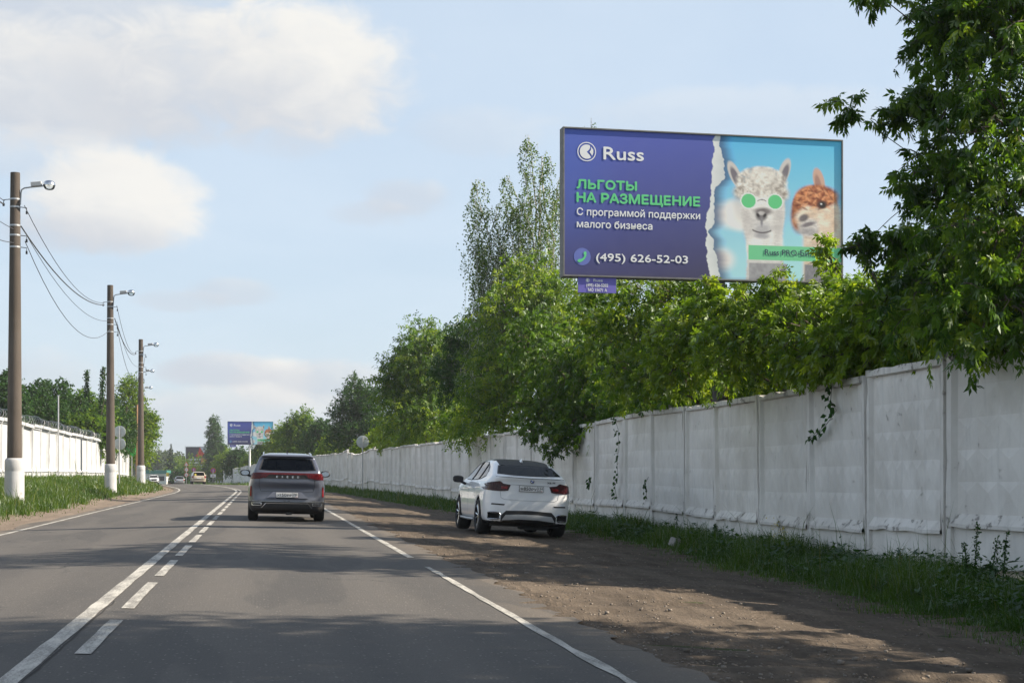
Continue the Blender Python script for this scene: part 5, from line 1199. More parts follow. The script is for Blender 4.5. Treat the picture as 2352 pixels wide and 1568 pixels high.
def cable(label, a, b, sag, r, group):
    a, b = Vector(a), Vector(b); mb = MB(); mb.tube([a + (b - a) * t - Vector((0, 0, sag * 4 * t * (1 - t))) for t in np.linspace(0, 1, 15)], r, 5)
    tag(mb.build('overhead_cable', M_WIRE, smooth=True), label, 'cable', group)
CB = [(.98, .30, 1.0, .84, -.30, .012, 'top'), (1.6, .20, .75, .95, -.3, .022, 'thick second'), (1.75, .3, 1.0, 1.7, .0, .010, 'third'), (2.05, .32, 1.75, 2.1, .0, .012, 'lowest')]
NM = ['outside the left edge and the first lamp pole', 'the first and second lamp poles', 'the second and third lamp poles', 'the third and fourth lamp poles', 'the fourth and fifth lamp poles']
for i in range(5):
    xa, ya, za, ha = PL[i]; xb, yb, zb, hb = PL[i + 1]
    for (da, oa, sg, db, ob, r, nm) in CB:
        if i >= 3 and nm in ('third', 'lowest'): continue
        cable('%s overhead cable between %s' % (nm, NM[i]), (xa + oa, ya, za + ha - da), (xb + ob, yb, zb + hb - db), sg * (.8 if i else .5), r, 'cables strung between the lamp poles')
# thin wooden pole
X = PX(315, 131); mb = MB(); mb.tube([(0, 0, -.2), (.02, 0, 3.4), (.0, 0, P(315, 928, 131).z - .4)], [.13, .11, .085], 10)
M_WOODP = mat_bark('weathered_wood', (0.30, 0.17, 0.085), (0.42, 0.27, 0.15)); o = mb.build('wooden_pole', M_WOODP, smooth=True); o.location = (X, 131, float(GZ(X, 131))); tag(o, 'thin bare wooden pole close to the third lamp pole', 'pole')
# ================================================================ road signs
def sign_disc_back(root, z, r):
    mb = MB(); mb.lathe([(r - .02, -.012), (r, -.006), (r, .012), (r - .015, .02), (r - .03, .012)], c=(0, 0, z), n=32, axis='y'); d = mb.build('sign_disc', M_SIGNBACK, root, smooth=True)
    
    for q in (-.4, .4): mb = MB(); mb.box((0, -.03, z + r * q), (r * 1.3, .02, .035)); mb.build('mounting_rail', M_STEEL, d)
def post(root, h, r=.035):
    mb = MB(); mb.tube([(0, -.07, -.2), (0, -.07, h)], r, 10); mb.build('post', M_STEEL, root, smooth=True)
X = PX(833, 104); z = float(GZ(X, 104)); r_ = thing('road_sign', 'back of a round road sign on a post at the white wall', 'road sign', (X, 104, z), rot=(0, 0, R(3))); hz = P(833, 1014, 104).z - z
sign_disc_back(r_, hz, .43); post(r_, hz + .35, .045)
X = PX(275, 84); z = float(GZ(X, 84)); r_ = thing('road_sign', 'backs of two round road signs on one post beside the second lamp pole', 'road sign', (X, 84, z), rot=(0, 0, R(-4))); h1, h2 = P(275, 991, 84).z - z, P(275, 1019, 84).z - z
sign_disc_back(r_, h1, .335); sign_disc_back(r_, h2, .335); post(r_, h1 + .3, .035)
# far signs facing the viewer
M_SRED = plain('sign_red', srgb(196, 34, 40), .45); M_SBLUE = plain('sign_blue', srgb(40, 80, 170), .45); M_SWHITE = plain('sign_white', (.74, .74, .74), .45); M_SBLK = plain('sign_black', (.02, .02, .02), .5)
def face_sign(root, z, r, kind):
    y = -.02
    mb = MB()
    if kind == 'tri':
        P3 = [(0, r * 1.15), (-r, -r * .6), (r, -r * .6)]; mb.prism([(a, z + b) for a, b in P3], 0, .02); d = mb.build('sign_plate', M_SRED, root)
        flat('sign_face', [[(a * .68, z + b * .68) for a, b in P3]], M_SWHITE, d, -.003); flat('sign_mark', [[(-.05, z - .15), (.05, z - .15), (.05, z + .2), (-.05, z + .2)]], M_SBLK, d, -.006)
    elif kind == 'plate':
        mb.box((0, 0, z), (r * 2, .02, r * 1.1)); d = mb.build('sign_plate', M_SWHITE, root); flat('sign_mark', [[(-r * .5, z - .05), (r * .5, z - .05), (r * .5, z + .05), (-r * .5, z + .05)]], M_SBLK, d, -.013)
    else:
        mb.lathe([(r, 0), (r, .02)], c=(0, 0, z), n=28, axis='y'); d = mb.build('sign_plate', M_SRED, root)
        flat('sign_face', [disc(0, z, r * .76)], M_SBLUE if kind == 'stop' else M_SWHITE, d, -.004)
        if kind == 'stop':
            for q in (R(45), R(-45)):
                c, s_ = math.cos(q), math.sin(q); w, l = r * .11, r * .82
                flat('sign_mark', [[(c * a - s_ * b, z + s_ * a + c * b) for a, b in ((-l, -w), (l, -w), (l, w), (-l, w))]], M_SRED, d, -.008 - .001 * (q > 0))
        else: text_mesh('lettering', '40' if kind == '40' else '20', M_SBLK, d, -r * .42, r * .42, z - r * .32, r * .64, -.008, bold=.02)
for (px, Y, lst, lab) in [(428, 262, [('tri', 1066, .42), ('40', 1078, .36), ('20', 1090, .36)], 'post with a warning triangle over two round limit signs at the bend'), (445, 270, [('stop', 1078, .36), ('plate', 1088, .36)], 'no-stopping sign with a white plate left of the beige car'),
                          (489.5, 227, [('stop', 1080, .37), ('plate', 1092, .40)], 'no-stopping sign with a white plate before the far wall right of the beige car'), (403, 285, [('40', 1084, .38), ('stop', 1092, .36)], 'round signs near the silver car at the bend')]:
    X = PX(px, Y); z = float(GZ(X, Y)); r_ = thing('road_sign', lab, 'road sign', (X, Y, z), rot=(0, 0, R(4)))
    for k, py, rad in lst: face_sign(r_, P(px, py, Y).z - z, rad, k)
    post(r_, P(px, lst[0][1], Y).z - z + .2, .04)
# green fabric on a post at the wall end
X = PX(303, 134); z = float(GZ(X, 134)); r_ = thing('green_banner', 'bright green folded fabric hanging on a post at the end of the sunlit wall', 'banner', (X, 134, z))
M_GRN = plain('green_fabric', (0.045, 0.42, 0.075), .7, var=.25, scale=3)
zt, zb_ = P(303, 1018, 134).z - z, P(303, 1052, 134).z - z
mb = MB(); vs = []; nu = 26; nv = 10
for j in range(nv + 1):
    f = j / nv; hw = .55 * math.sin(math.pi * min(1, f * .9 + .25)) ** .6
    for i in range(nu):
        q = 2 * math.pi * i / nu; rr_ = hw * (1 + .18 * math.sin(q * 5 + f * 2)); vs.append((rr_ * math.cos(q) + .1 * f, .35 * rr_ * math.sin(q), zt + (zb_ - zt) * f))
mb.add(vs, [(j * nu + i, j * nu + (i + 1) % nu, (j + 1) * nu + (i + 1) % nu, (j + 1) * nu + i) for j in range(nv) for i in range(nu)]); mb.build('fabric', M_GRN, r_, smooth=True)
mb = MB(); mb.tube([(0, 0, -.2), (0, 0, zt + .1)], .04, 8); mb.build('post', M_STEEL, r_)
# low market buildings past the bend
M_TEAL = plain('teal_roof_sheet', (0.045, 0.20, 0.17), .5); M_YEL = plain('yellow_banner', (.75, .55, .06), .6); M_BRICKR = plain('dark_red_paint', (.22, .05, .045), .7)
def kiosk(label, px0, px1, Y, top_py, group, door=True):
    X0, X1 = PX(px0, Y), PX(px1, Y); w = X1 - X0; xc = (X0 + X1) / 2; z = float(GZ(xc, Y)); h = P(0, top_py, Y).z - z
    r_ = thing('market_kiosk', label, 'kiosk', (xc, Y, z), group)
    mb = MB(); mb.box((0, 1.5, h * .37 - .1), (w * .94, 3, h * .74 + .2)); wl_ = mb.build('wall', M_WHITE, r_)
    mb = MB(); mb.prism([(-w / 2, h * .76), (w / 2, h * .76), (w / 2, h * .98), (-w / 2, h)], -.35, 3.3); mb.build('roof', M_TEAL, r_)
    mb = MB(); mb.box((0, -.30, h * .74), (w, .12, .07)); mb.build('eaves', M_WHITE, r_)
    if door:
        mb = MB(); mb.box((-w * .25, -.03, h * .3), (.9, .05, h * .6)); mb.build('door', M_SIGNBACK, r_)
        mb = MB(); mb.box((w * .2, -.03, h * .45), (w * .35, .05, h * .3)); wn = mb.build('window', M_DARKM, r_); mb = MB(); mb.box((w * .2, -.07, h * .29), (w * .38, .06, .05)); mb.build('sill', M_WHITE, wn)
kiosk('white market kiosk with teal roof behind the oncoming white car', 332, 384, 312, 1079, 'market kiosks past the bend'); kiosk('smaller white kiosk with teal roof behind the silver car', 388, 412, 316, 1081, 'market kiosks past the bend')
X = PX(385, 300); z = float(GZ(X, 300)); r_ = thing('yellow_banner', 'yellow hanging banner beside the teal-roofed kiosk', 'banner', (X, 300, z)); zt = P(0, 1086, 300).z - z
mb = MB(); mb.box((0, 0, zt - .3), (.55, .04, .75)); mb.build('cloth', M_YEL, r_, bevel=.01); mb = MB(); mb.tube([(.3, 0, -.2), (.3, 0, zt + .2)], .03, 6); mb.tube([(-.3, 0, zt + .1), (.3, 0, zt + .1)], .02, 6); mb.build('post', M_STEEL, r_)
X = PX(397, 290); z = float(GZ(X, 290)); r_ = thing('red_stall', 'low dark red stall front at the road bend', 'stall', (X, 290, z)); mb = MB(); mb.box((0, .4, .45), (1.9, .8, .9)); mb.build('counter', M_BRICKR, r_, bevel=.03); mb = MB(); mb.box((0, .4, .93), (2.1, 1.0, .06)); mb.build('counter_top', M_WHITE, r_)
# ================================================================ cars
def sd_poly(px, py, poly):
    poly = np.asarray(poly, float); d = np.full(px.shape, 1e9); s = np.ones(px.shape)
    n = len(poly); j = n - 1
    for i in range(n):
        ex, ey = poly[j] - poly[i]; wx, wy = px - poly[i, 0], py - poly[i, 1]
        t = np.clip((wx * ex + wy * ey) / (ex * ex + ey * ey), 0, 1); bx, by = wx - ex * t, wy - ey * t
        d = np.minimum(d, bx * bx + by * by)
        c1 = py >= poly[i, 1]; c2 = py < poly[j, 1]; c3 = ex * wy > ey * wx
        fl = (c1 & c2 & c3) | (~c1 & ~c2 & ~c3); s = np.where(fl, -s, s); j = i
    return s * np.sqrt(d)
def smax(a, b, k):
    h = np.clip(k - np.abs(a - b), 0, None) / k; return np.maximum(a, b) + h * h * k * .25
def rnd(poly, r, n=4, open_=False):
    """round polygon corners"""
    P_ = [Vector(p) for p in poly]; out = []; m = len(P_)
    for i in range(m):
        if open_ and i in (0, m - 1): out.append(tuple(P_[i])); continue
        a, b, c = P_[i - 1], P_[i], P_[(i + 1) % m]; u, v = (a - b), (c - b); q = min(r, u.length * .45, v.length * .45)
        p0, p1 = b + u.normalized() * q, b + v.normalized() * q
        for k in range(n + 1):
            t = k / n; out.append(tuple((p0 * (1 - t) ** 2 + b * 2 * t * (1 - t) + p1 * t * t)))
    return out
def surface_nets(f, o, h):
    s = f < 0; nx, ny, nz = f.shape
    cs = np.zeros((nx - 1, ny - 1, nz - 1), np.int8)
    for a in (0, 1):
        for b in (0, 1):
            for c in (0, 1): cs += s[a:nx - 1 + a, b:ny - 1 + b, c:nz - 1 + c]
    act = (cs > 0) & (cs < 8); idx = -np.ones(cs.shape, np.int64); I = np.argwhere(act); idx[act] = np.arange(len(I))
    acc = np.zeros((len(I), 3)); cnt = np.zeros(len(I))
    cor = [(a, b, c) for a in (0, 1) for b in (0, 1) for c in (0, 1)]
    for p in cor:
        for ax in range(3):
            if p[ax]: continue
            q = list(p); q[ax] = 1
            fa = f[I[:, 0] + p[0], I[:, 1] + p[1], I[:, 2] + p[2]]; fb = f[I[:, 0] + q[0], I[:, 1] + q[1], I[:, 2] + q[2]]
            m = (fa < 0) != (fb < 0); t = np.where(m, fa / np.where(m, fa - fb, 1), 0)
            pt_ = np.array(p)[None] + t[:, None] * (np.array(q) - np.array(p))[None]; acc[m] += pt_[m]; cnt[m] += 1
    V = (I + acc / cnt[:, None]) * h + np.array(o)
    Fq = []
    for ax in range(3):
        sl0 = [slice(None)] * 3; sl1 = [slice(None)] * 3; sl0[ax] = slice(0, -1); sl1[ax] = slice(1, None)
        a, b = s[tuple(sl0)], s[tuple(sl1)]; E_ = np.argwhere(a != b); u, v = (ax + 1) % 3, (ax + 2) % 3
        ok = (E_[:, u] > 0) & (E_[:, v] > 0) & (E_[:, u] < f.shape[u] - 1) & (E_[:, v] < f.shape[v] - 1); E_ = E_[ok]
        def cell(du, dv):
            q = E_.copy(); q[:, u] -= du; q[:, v] -= dv; return idx[q[:, 0], q[:, 1], q[:, 2]]
        Q = np.stack([cell(1, 1), cell(0, 1), cell(0, 0), cell(1, 0)], 1); fl = ~a[E_[:, 0], E_[:, 1], E_[:, 2]]; Q[fl] = Q[fl][:, ::-1]; Fq.append(Q)
    return V, np.concatenate(Fq)
def pip(x, y, poly):
    poly = np.asarray(poly); ins = np.zeros(len(x), bool); j = len(poly) - 1
    for i in range(len(poly)):
        xi, yi = poly[i]; xj, yj = poly[j]; c = ((yi > y) != (yj > y)) & (x < (xj - xi) * (y - yi) / (yj - yi + 1e-12) + xi); ins ^= c; j = i
    return ins
def shrink(poly, k):
    p = np.asarray(poly, float); c = p.mean(0); return c + (p - c) * k
class Car:
    def __init__(s, root, side, rear, plan, axles, wr_, h=.03, k=.07, arch=1.12, arch_in=.60, extra=None):
        s.root = root; L = max(p[0] for p in side); Wd = max(p[0] for p in rear); H = max(p[1] for p in side)
        x = np.arange(-Wd - 3 * h, Wd + 3 * h, h); y = np.arange(-.06 - 3 * h, L + 4 * h, h); z = np.arange(.05, H + 4 * h, h)
        YZ = np.meshgrid(y, z, indexing='ij'); fs = sd_poly(YZ[0], YZ[1], side)
        XZ = np.meshgrid(np.abs(x), z, indexing='ij'); rp = [(-.5, rear[0][1])] + list(rear) + [(-.5, rear[-1][1])]; fr = sd_poly(XZ[0], XZ[1], rp)
        XY = np.meshgrid(np.abs(x), y, indexing='ij'); pp = [(-.5, plan[0][1])] + list(plan) + [(-.5, plan[-1][1])]; fp = sd_poly(XY[0], XY[1], pp)
        f = smax(smax(fs[None], fr[:, None, :], k), fp[:, :, None], k * 1.2)
        X3, Y3, Z3 = np.abs(x)[:, None, None], y[None, :, None], z[None, None, :]
        for ay in axles:
            cyl = np.maximum(np.sqrt((Y3 - ay) ** 2 + (Z3 - wr_) ** 2) - wr_ * arch, arch_in - X3); f = np.maximum(f, -cyl)
        if extra: f = extra(f, x[:, None, None], Y3, Z3)
        s.V, s.F = surface_nets(f, (x[0], y[0], z[0]), h); s.axles, s.wr = axles, wr_
        s.bvh = BVHTree.FromPolygons([Vector(v) for v in s.V], [list(q) for q in s.F])
        a, b, c, d = (s.V[s.F[:, i]] for i in range(4)); nn = np.cross(c - a, d - b); s.N = nn / np.maximum(np.linalg.norm(nn, axis=1, keepdims=True), 1e-9); s.Cn = (a + b + c + d) / 4
        vn = np.zeros_like(s.V)
        for i in range(4): np.add.at(vn, s.F[:, i], s.N)
        s.VN = vn / np.maximum(np.linalg.norm(vn, axis=1, keepdims=True), 1e-9)
        s.part = np.zeros(len(s.F), int); s.names = [('body', None, None)]
    def region(s, name, mat, mask, parent=None):
        s.names.append((name, mat, parent)); s.part[mask & (s.part >= 0)] = len(s.names) - 1
    def cut(s, view, poly, k=.94):
        x, y, z = s.Cn.T; N = s.N
        if view == 'rear': m = (N[:, 1] < -.15) & pip(x, z, shrink(poly, k)) & (y < s.V[:, 1].max() * .45)
        elif view == 'front': m = (N[:, 1] > .15) & pip(x, z, shrink(poly, k)) & (y > s.V[:, 1].max() * .45)
        elif view == 'left': m = (N[:, 0] < -.3) & pip(y, z, shrink(poly, k))
        elif view == 'right': m = (N[:, 0] > .3) & pip(y, z, shrink(poly, k))
        s.part[m] = -1
    def build(s, paint):
        for i, (nm, mt, par) in enumerate(s.names):
            m = s.part == i
            if not m.any(): continue
            fq = s.F[m]; u, inv = np.unique(fq, return_inverse=True)
            o = fast_mesh(nm, s.V[u], inv.reshape(fq.shape), mt or paint, s.root, smooth=True)
            o.data.normals_split_custom_set_from_vertices([tuple(q) for q in s.VN[u]])
    def hit(s, view, a, b):
        if view == 'rear': o, d = Vector((a, -2, b)), Vector((0, 1, 0))
        elif view == 'front': o, d = Vector((a, 9, b)), Vector((0, -1, 0))
        elif view == 'left': o, d = Vector((-3, a, b)), Vector((1, 0, 0))
        elif view == 'right': o, d = Vector((3, a, b)), Vector((-1, 0, 0))
        else: o, d = Vector((a, b, 4)), Vector((0, 0, -1))
        h = s.bvh.ray_cast(o, d)
        if h[0] is None:
            h = s.bvh.find_nearest(o + d * (2.1 if view != 'left' and view != 'right' else 2.2)); return h[0], h[1]
        return h[0], h[1]
    def patch(s, name, mat, view, top, bot, nu=14, nv=6, off=.006, parent=None, skirt=.02, wrap=True):
        """panel lying on the body between two outline polylines given in the view's own plane"""
        def res(pl, n):
            pl = np.asarray(pl, float); L = np.concatenate([[0], np.cumsum(np.hypot(*np.diff(pl, axis=0).T))]); t = np.linspace(0, L[-1], n); return np.stack([np.interp(t, L, pl[:, 0]), np.interp(t, L, pl[:, 1])], 1)
        T, B = res(top, nu), res(bot, nu); dirv = {'rear': Vector((0, 1, 0)), 'front': Vector((0, -1, 0)), 'left': Vector((1, 0, 0)), 'right': Vector((-1, 0, 0)), 'top': Vector((0, 0, -1))}[view]
        V = []
        for j in range(nv):
            for i in range(nu):
                a, b = T[i] + (B[i] - T[i]) * (j / (nv - 1)); p, n = s.hit(view, a, b)
                if n.dot(dirv) > 0: n = -n
                V.append(p + n * off)
        Fq = [(j * nu + i, (j + 1) * nu + i, (j + 1) * nu + i + 1, j * nu + i + 1) for j in range(nv - 1) for i in range(nu - 1)]
        ring_ = [i for i in range(nu)] + [j * nu + nu - 1 for j in range(1, nv)] + [(nv - 1) * nu + i for i in range(nu - 2, -1, -1)] + [j * nu for j in range(nv - 2, 0, -1)]
        b0 = len(V); V += [V[q] for q in ring_] + [V[q] + dirv * skirt for q in ring_]; m = len(ring_)
        Fq += [(b0 + i, b0 + (i + 1) % m, b0 + m + (i + 1) % m, b0 + m + i) for i in range(m)]
        o = fast_mesh(name, np.array([tuple(v) for v in V]), Fq, mat, parent or s.root, smooth=False)
        for q in o.data.polygons[:(nv - 1) * (nu - 1)]: q.use_smooth = True
        bm = bmesh.new(); bm.from_mesh(o.data); bmesh.ops.recalc_face_normals(bm, faces=bm.faces)
        if bm.faces:
            bm.faces.ensure_lookup_table(); f0 = bm.faces[len(bm.faces) // 3 if (nv - 1) * (nu - 1) > len(bm.faces) // 3 else 0]
            if f0.normal.dot(dirv) > 0: bmesh.ops.reverse_faces(bm, faces=bm.faces)
        bm.to_mesh(o.data); bm.free()
        return o
    def line(s, name, mat, view, pts, w=.009, off=.002, parent=None, seg=8):
        mb = MB(); q = []
        for i in range(len(pts) - 1):
            for k in range(seg): t = k / seg; q.append(s.hit(view, pts[i][0] + (pts[i + 1][0] - pts[i][0]) * t, pts[i][1] + (pts[i + 1][1] - pts[i][1]) * t)[0])
        q.append(s.hit(view, *pts[-1])[0]); mb.tube(q, w / 2, 4); return mb.build(name, mat, parent or s.root)
    def wheels(s, track, tw, rim_r, spokes=5, twin=True):
        for ay in s.axles:
            for sx in (-1, 1):
                r = s.wr; xc = sx * track; mb = MB(); h = tw / 2
                mb.lathe([(rim_r, -h * .92), (rim_r + .02, -h), (r - .045, -h), (r - .012, -h * .82), (r, -h * .55), (r, h * .55), (r - .012, h * .82), (r - .045, h), (rim_r + .02, h), (rim_r, h * .92), (rim_r - .02, h * .5), (rim_r - .02, -h * .5)], c=(xc, ay, r), n=36, axis='x', caps=False)
                w = mb.build('wheel', M_RUBBER, s.root, smooth=True); mb = MB(); xo = xc + sx * h * .80
                n = 36
                mb.lathe([(rim_r + .004, -.012), (rim_r + .004, .012), (rim_r - .02, .010), (rim_r - .025, -.012)], c=(xo, ay, r), n=n, axis='x', caps=False)
                for q in range(spokes):
                    for dd in ((-.12, .12) if twin else (0,)):
                        a = 2 * math.pi * q / spokes + dd; ca, sa = math.cos(a), math.sin(a)
                        p0 = (xo - sx * .03, ay + ca * .05, r + sa * .05); a2 = a + dd * .8; p1 = (xo, ay + math.cos(a2) * (rim_r - .01), r + math.sin(a2) * (rim_r - .01))
                        mb.tube([p0, p1], [.022, .019], 5)
                mb.lathe([(.06, -.02), (.06, .004), (.03, .012)], c=(xo - sx * .02, ay, r), n=16, axis='x'); mb.build('rim', M_CHROME, w, smooth=True)
                mb = MB(); mb.lathe([(rim_r - .022, 0), (.05, .005)], c=(xo - sx * .09, ay, r), n=24, axis='x'); mb.build('brake_disc', M_DARKM, w)
    def interior(s, yf, yr, zf=.45, w=1.25, roof=1.45):
        mb = MB(); mb.box((0, (yf + yr) / 2 + .3, zf - .1), (w, 2.9, .12)); mb.build('cabin_floor', M_INTERIOR, s.root)
        for x in (-.37, .37):
            mb = MB(); mb.box((x, yf, zf + .18), (.5, .5, .18)); mb.box((x, yf - .28, zf + .48), (.48, .14, .62), (R(-12), 0, 0)); mb.box((x, yf - .36, zf + .88), (.26, .10, .18), (R(-8), 0, 0)); mb.build('front_seat', M_INTERIOR, s.root, bevel=.03, smooth=True)
        mb = MB(); mb.box((0, yr, zf + .18), (w, .5, .18)); mb.box((0, yr - .28, zf + .44), (w, .14, .52), (R(-14), 0, 0))
        for x in (-.4, .4): mb.box((x, yr - .35, zf + .76), (.24, .09, .13), (R(-10), 0, 0))
        mb.build('rear_bench', M_INTERIOR, s.root, bevel=.03, smooth=True)
        mb = MB(); mb.box((0, yf + .75, zf + .38), (w + .1, .4, .25)); mb.build('dashboard', M_INTERIOR, s.root, bevel=.04)
        mb = MB(); pts = [(-.37 + .18 * math.cos(q), yf + .45 - .05 * math.sin(q), zf + .48 + .18 * math.sin(q)) for q in np.linspace(0, 2 * math.pi, 17)]; mb.tube(pts, .016, 5, caps=False); mb.build('steering_wheel', M_INTERIOR, s.root)
def number_plate(root, x, y, z, txt, region, w=.52, h=.112, tilt=0.0):
    mb = MB(); mb.box((x, y, z), (w + .014, .02, h + .014)); fr = mb.build('plate_holder', M_BLACK, root)
    mb = MB(); mb.box((x, y - .012, z), (w, .008, h)); pl = mb.build('number_plate', M_WHITE, root, bevel=.002)
    yy = y - .0185
    T = lambda t, u0, u1, zb, c: text_mesh('lettering', t, M_SBLK, pl, x + u0, x + u1, z + zb, c, yy, bold=.011)
    T(txt[0], -.235, -.185, -.032, .052); T(txt[1], -.170, -.015, -.034, .072); T(txt[2], 0.0, .115, -.032, .052); T(region, .145, .245, -.008, .048)
    flat('divider', [[(x + .128, z - h / 2), (x + .134, z - h / 2), (x + .134, z + h / 2), (x + .128, z + h / 2)]], M_SBLK, pl, yy)
    t_ = T('RUS', .150, .205, -.045, .022)
    flat('flag', [[(x + .212, z - .045), (x + .24, z - .045), (x + .24, z - .036), (x + .212, z - .036)]], M_SRED, pl, yy)
    return pl
M_GPAINT = mat_paint('grey_metallic_paint', (0.088, 0.100, 0.136), .25, .30, dust=.18); M_WPAINT = mat_paint('white_car_paint', (0.82, 0.835, 0.85), 0, .28, dust=.12, dustc=(.42, .38, .33)); M_BPAINT = mat_paint('beige_car_paint', (0.52, 0.44, 0.33), .2, .3)
M_SPAINT = mat_paint('silver_car_paint', (.40, .41, .43), .6, .3)
M_GLASS = mat_glass('car_glass', (.36, .41, .42), ior=1.35); M_GLASSX = mat_glass('privacy_glass', (.02, .025, .035), ior=1.09); M_GLASSD = mat_glass('tinted_car_glass', (.05, .06, .075), ior=1.22)
def mat_lamp(name, c):
    m, gg, out = material(name); co = gg.n('ShaderNodeTexCoord').outputs['Object']
    n = gg.voro(co, 28)['Distance']; principled(gg, out, gg.mix(gg.ss(n, .2, .6), c, tuple(q * .5 for q in c)), .22, coat=0.1, spec=.3); return m
M_TAIL = mat_lamp('tail_lamp_red', (.12, .006, .010)); M_TAILD = mat_lamp('smoked_tail_lamp', (.060, .010, .013)); M_REFL = mat_lamp('reflector_red', (.32, .012, .014)); M_HEAD = mat_lamp('headlamp_clear', (.55, .57, .6))
M_MIRROR = plain('mirror_glass', (.30, .34, .38), .12, 1.0, var=0)
def mirror(root, x, y, z, mat, sx, gmat=None):
    mb = MB(); vs = []; n = 14
    for t, q in ((0, .75), (.04, 1), (.10, .95), (.15, .6), (.17, .1)):
        for k in range(n):
            a = 2 * math.pi * k / n; r = 1 / (abs(math.cos(a)) ** 3.2 + abs(math.sin(a)) ** 3.2) ** (1 / 3.2); vs.append((x + .125 * r * q * math.cos(a), y + t, z + .082 * r * q * math.sin(a)))
    mb.add(vs, [(i * n + k, i * n + (k + 1) % n, (i + 1) * n + (k + 1) % n, (i + 1) * n + k) for i in range(4) for k in range(n)] + [tuple(range(n))]); o = mb.build('wing_mirror', mat, root, smooth=True)
    mb = MB(); mb.lathe([(.001, 0), (.062, 0), (.062, .004)], c=(x, y - .004, z), n=18, axis='y')
    for i, v in enumerate(mb.v): mb.v[i] = (x + (v[0] - x) * 1.6, v[1], v[2])
    mb.build('mirror_glass', gmat or M_MIRROR, o); mb = MB(); mb.tube([(x - sx * .05, y + .06, z - .05), (x - sx * .22, y + .03, z - .12)], [.03, .035], 6); mb.build('mirror_arm', M_BLACK, o)

# ---------------------------------------------------------------- grey SUV in the lane ahead
def car_root(name, label, X, Y, d_roll, head, group=None, z=None):
    zz_ = float(GZ(X, Y)) if z is None else z
    return thing(name, label, 'car', (X, Y, zz_ + .022), group, (0, d_roll, head))
HEAD = math.atan(.1666)
XS = PX(658, 36.3); s1 = car_root('grey_suv', 'grey metallic SUV driving ahead in the lane, seen from behind', XS, 36.3, R(1.2), HEAD)
side = rnd([(.16, .21), (.03, .30), (.0, .42), (.015, .53), (.055, .60), (.06, .83), (.0, .915), (.015, 1.16), (.07, 1.205), (.36, 1.54), (.26, 1.575), (.36, 1.62), (.9, 1.665), (1.6, 1.69), (2.2, 1.68), (2.85, 1.585), (3.62, 1.16), (4.25, 1.05), (4.62, .90), (4.76, .70), (4.77, .45), (4.70, .25), (4.5, .21)], .04)
rear = rnd([(.0, .20), (.78, .20), (.90, .32), (.935, .50), (.945, .70), (.935, .88), (.88, 1.02), (.865, 1.10), (.80, 1.20), (.685, 1.50), (.60, 1.615), (.42, 1.675), (0, 1.69)], .05, open_=True)
plan = rnd([(.0, -.02), (.52, .0), (.80, .07), (.905, .26), (.945, .65), (.945, 3.7), (.90, 4.3), (.72, 4.64), (.35, 4.76), (0, 4.78)], .1, open_=True)
c1 = Car(s1, side, rear, plan, (.93, 3.73), .36, h=.025, k=.06)
GT = [(-.585, 1.485), (-.40, 1.525), (0, 1.53), (.40, 1.525), (.585, 1.485)]; GB = [(-.665, 1.245), (-.4, 1.225), (0, 1.22), (.4, 1.225), (.665, 1.245)]
SWT = [(3.40, 1.235), (2.80, 1.53), (2.2, 1.585), (1.5, 1.575), (.85, 1.50)]; SWB = [(3.30, 1.18), (2.6, 1.16), (1.8, 1.17), (1.2, 1.20), (.72, 1.27)]
WST = [(-.56, 1.58), (0, 1.62), (.56, 1.58)]; WSB = [(-.70, 1.22), (0, 1.20), (.70, 1.22)]
cx, cy, cz = c1.Cn.T
c1.region('tailgate', None, (cy < .35) & (np.abs(cx) < .66) & (cz > .62) & (cz < 1.54)); c1.region('rear_bumper', None, (cy < .5) & (cz > .5) & (cz < .86) & (c1.part == 0))
c1.region('lower_cladding', M_BLACK, (cz < .50) | ((np.min([(cy - a) ** 2 + (cz - .36) ** 2 for a in (.93, 3.73)], axis=0) < .47 ** 2) & (np.abs(cx) > .55)))
for sx in (-1, 1):
    for a, b in ((1.35, 2.42), (2.42, 3.45)): c1.region('door', None, (cx * sx > .6) & (cy > a) & (cy < b) & (cz > .5) & (cz < 1.2) & (c1.part == 0))
c1.cut('rear', GT + GB[::-1]); c1.cut('front', WST + WSB[::-1]); c1.cut('left', SWT + SWB[::-1]); c1.cut('right', SWT + SWB[::-1])
c1.build(M_GPAINT)
c1.patch('rear_window', M_GLASS, 'rear', GT, GB, 20, 9); c1.patch('windscreen', M_GLASS, 'front', WST, WSB, 14, 8)
for v in ('left', 'right'): c1.patch('side_window', M_GLASSD, v, SWT, SWB, 18, 6)
for k in (.0,): pass
c1.line('window_seal', M_BLACK, 'rear', GT, .03); c1.line('window_seal', M_BLACK, 'rear', GB, .022)
c1.line('window_seal', M_BLACK, 'rear', [GT[0], GB[0]], .035); c1.line('window_seal', M_BLACK, 'rear', [GT[-1], GB[-1]], .035)
gb = c1.patch('tail_garnish', M_BLACK, 'rear', [(-.60, 1.125), (0, 1.128), (.60, 1.125)], [(-.55, 1.035), (0, 1.03), (.55, 1.035)], 18, 4, .004)
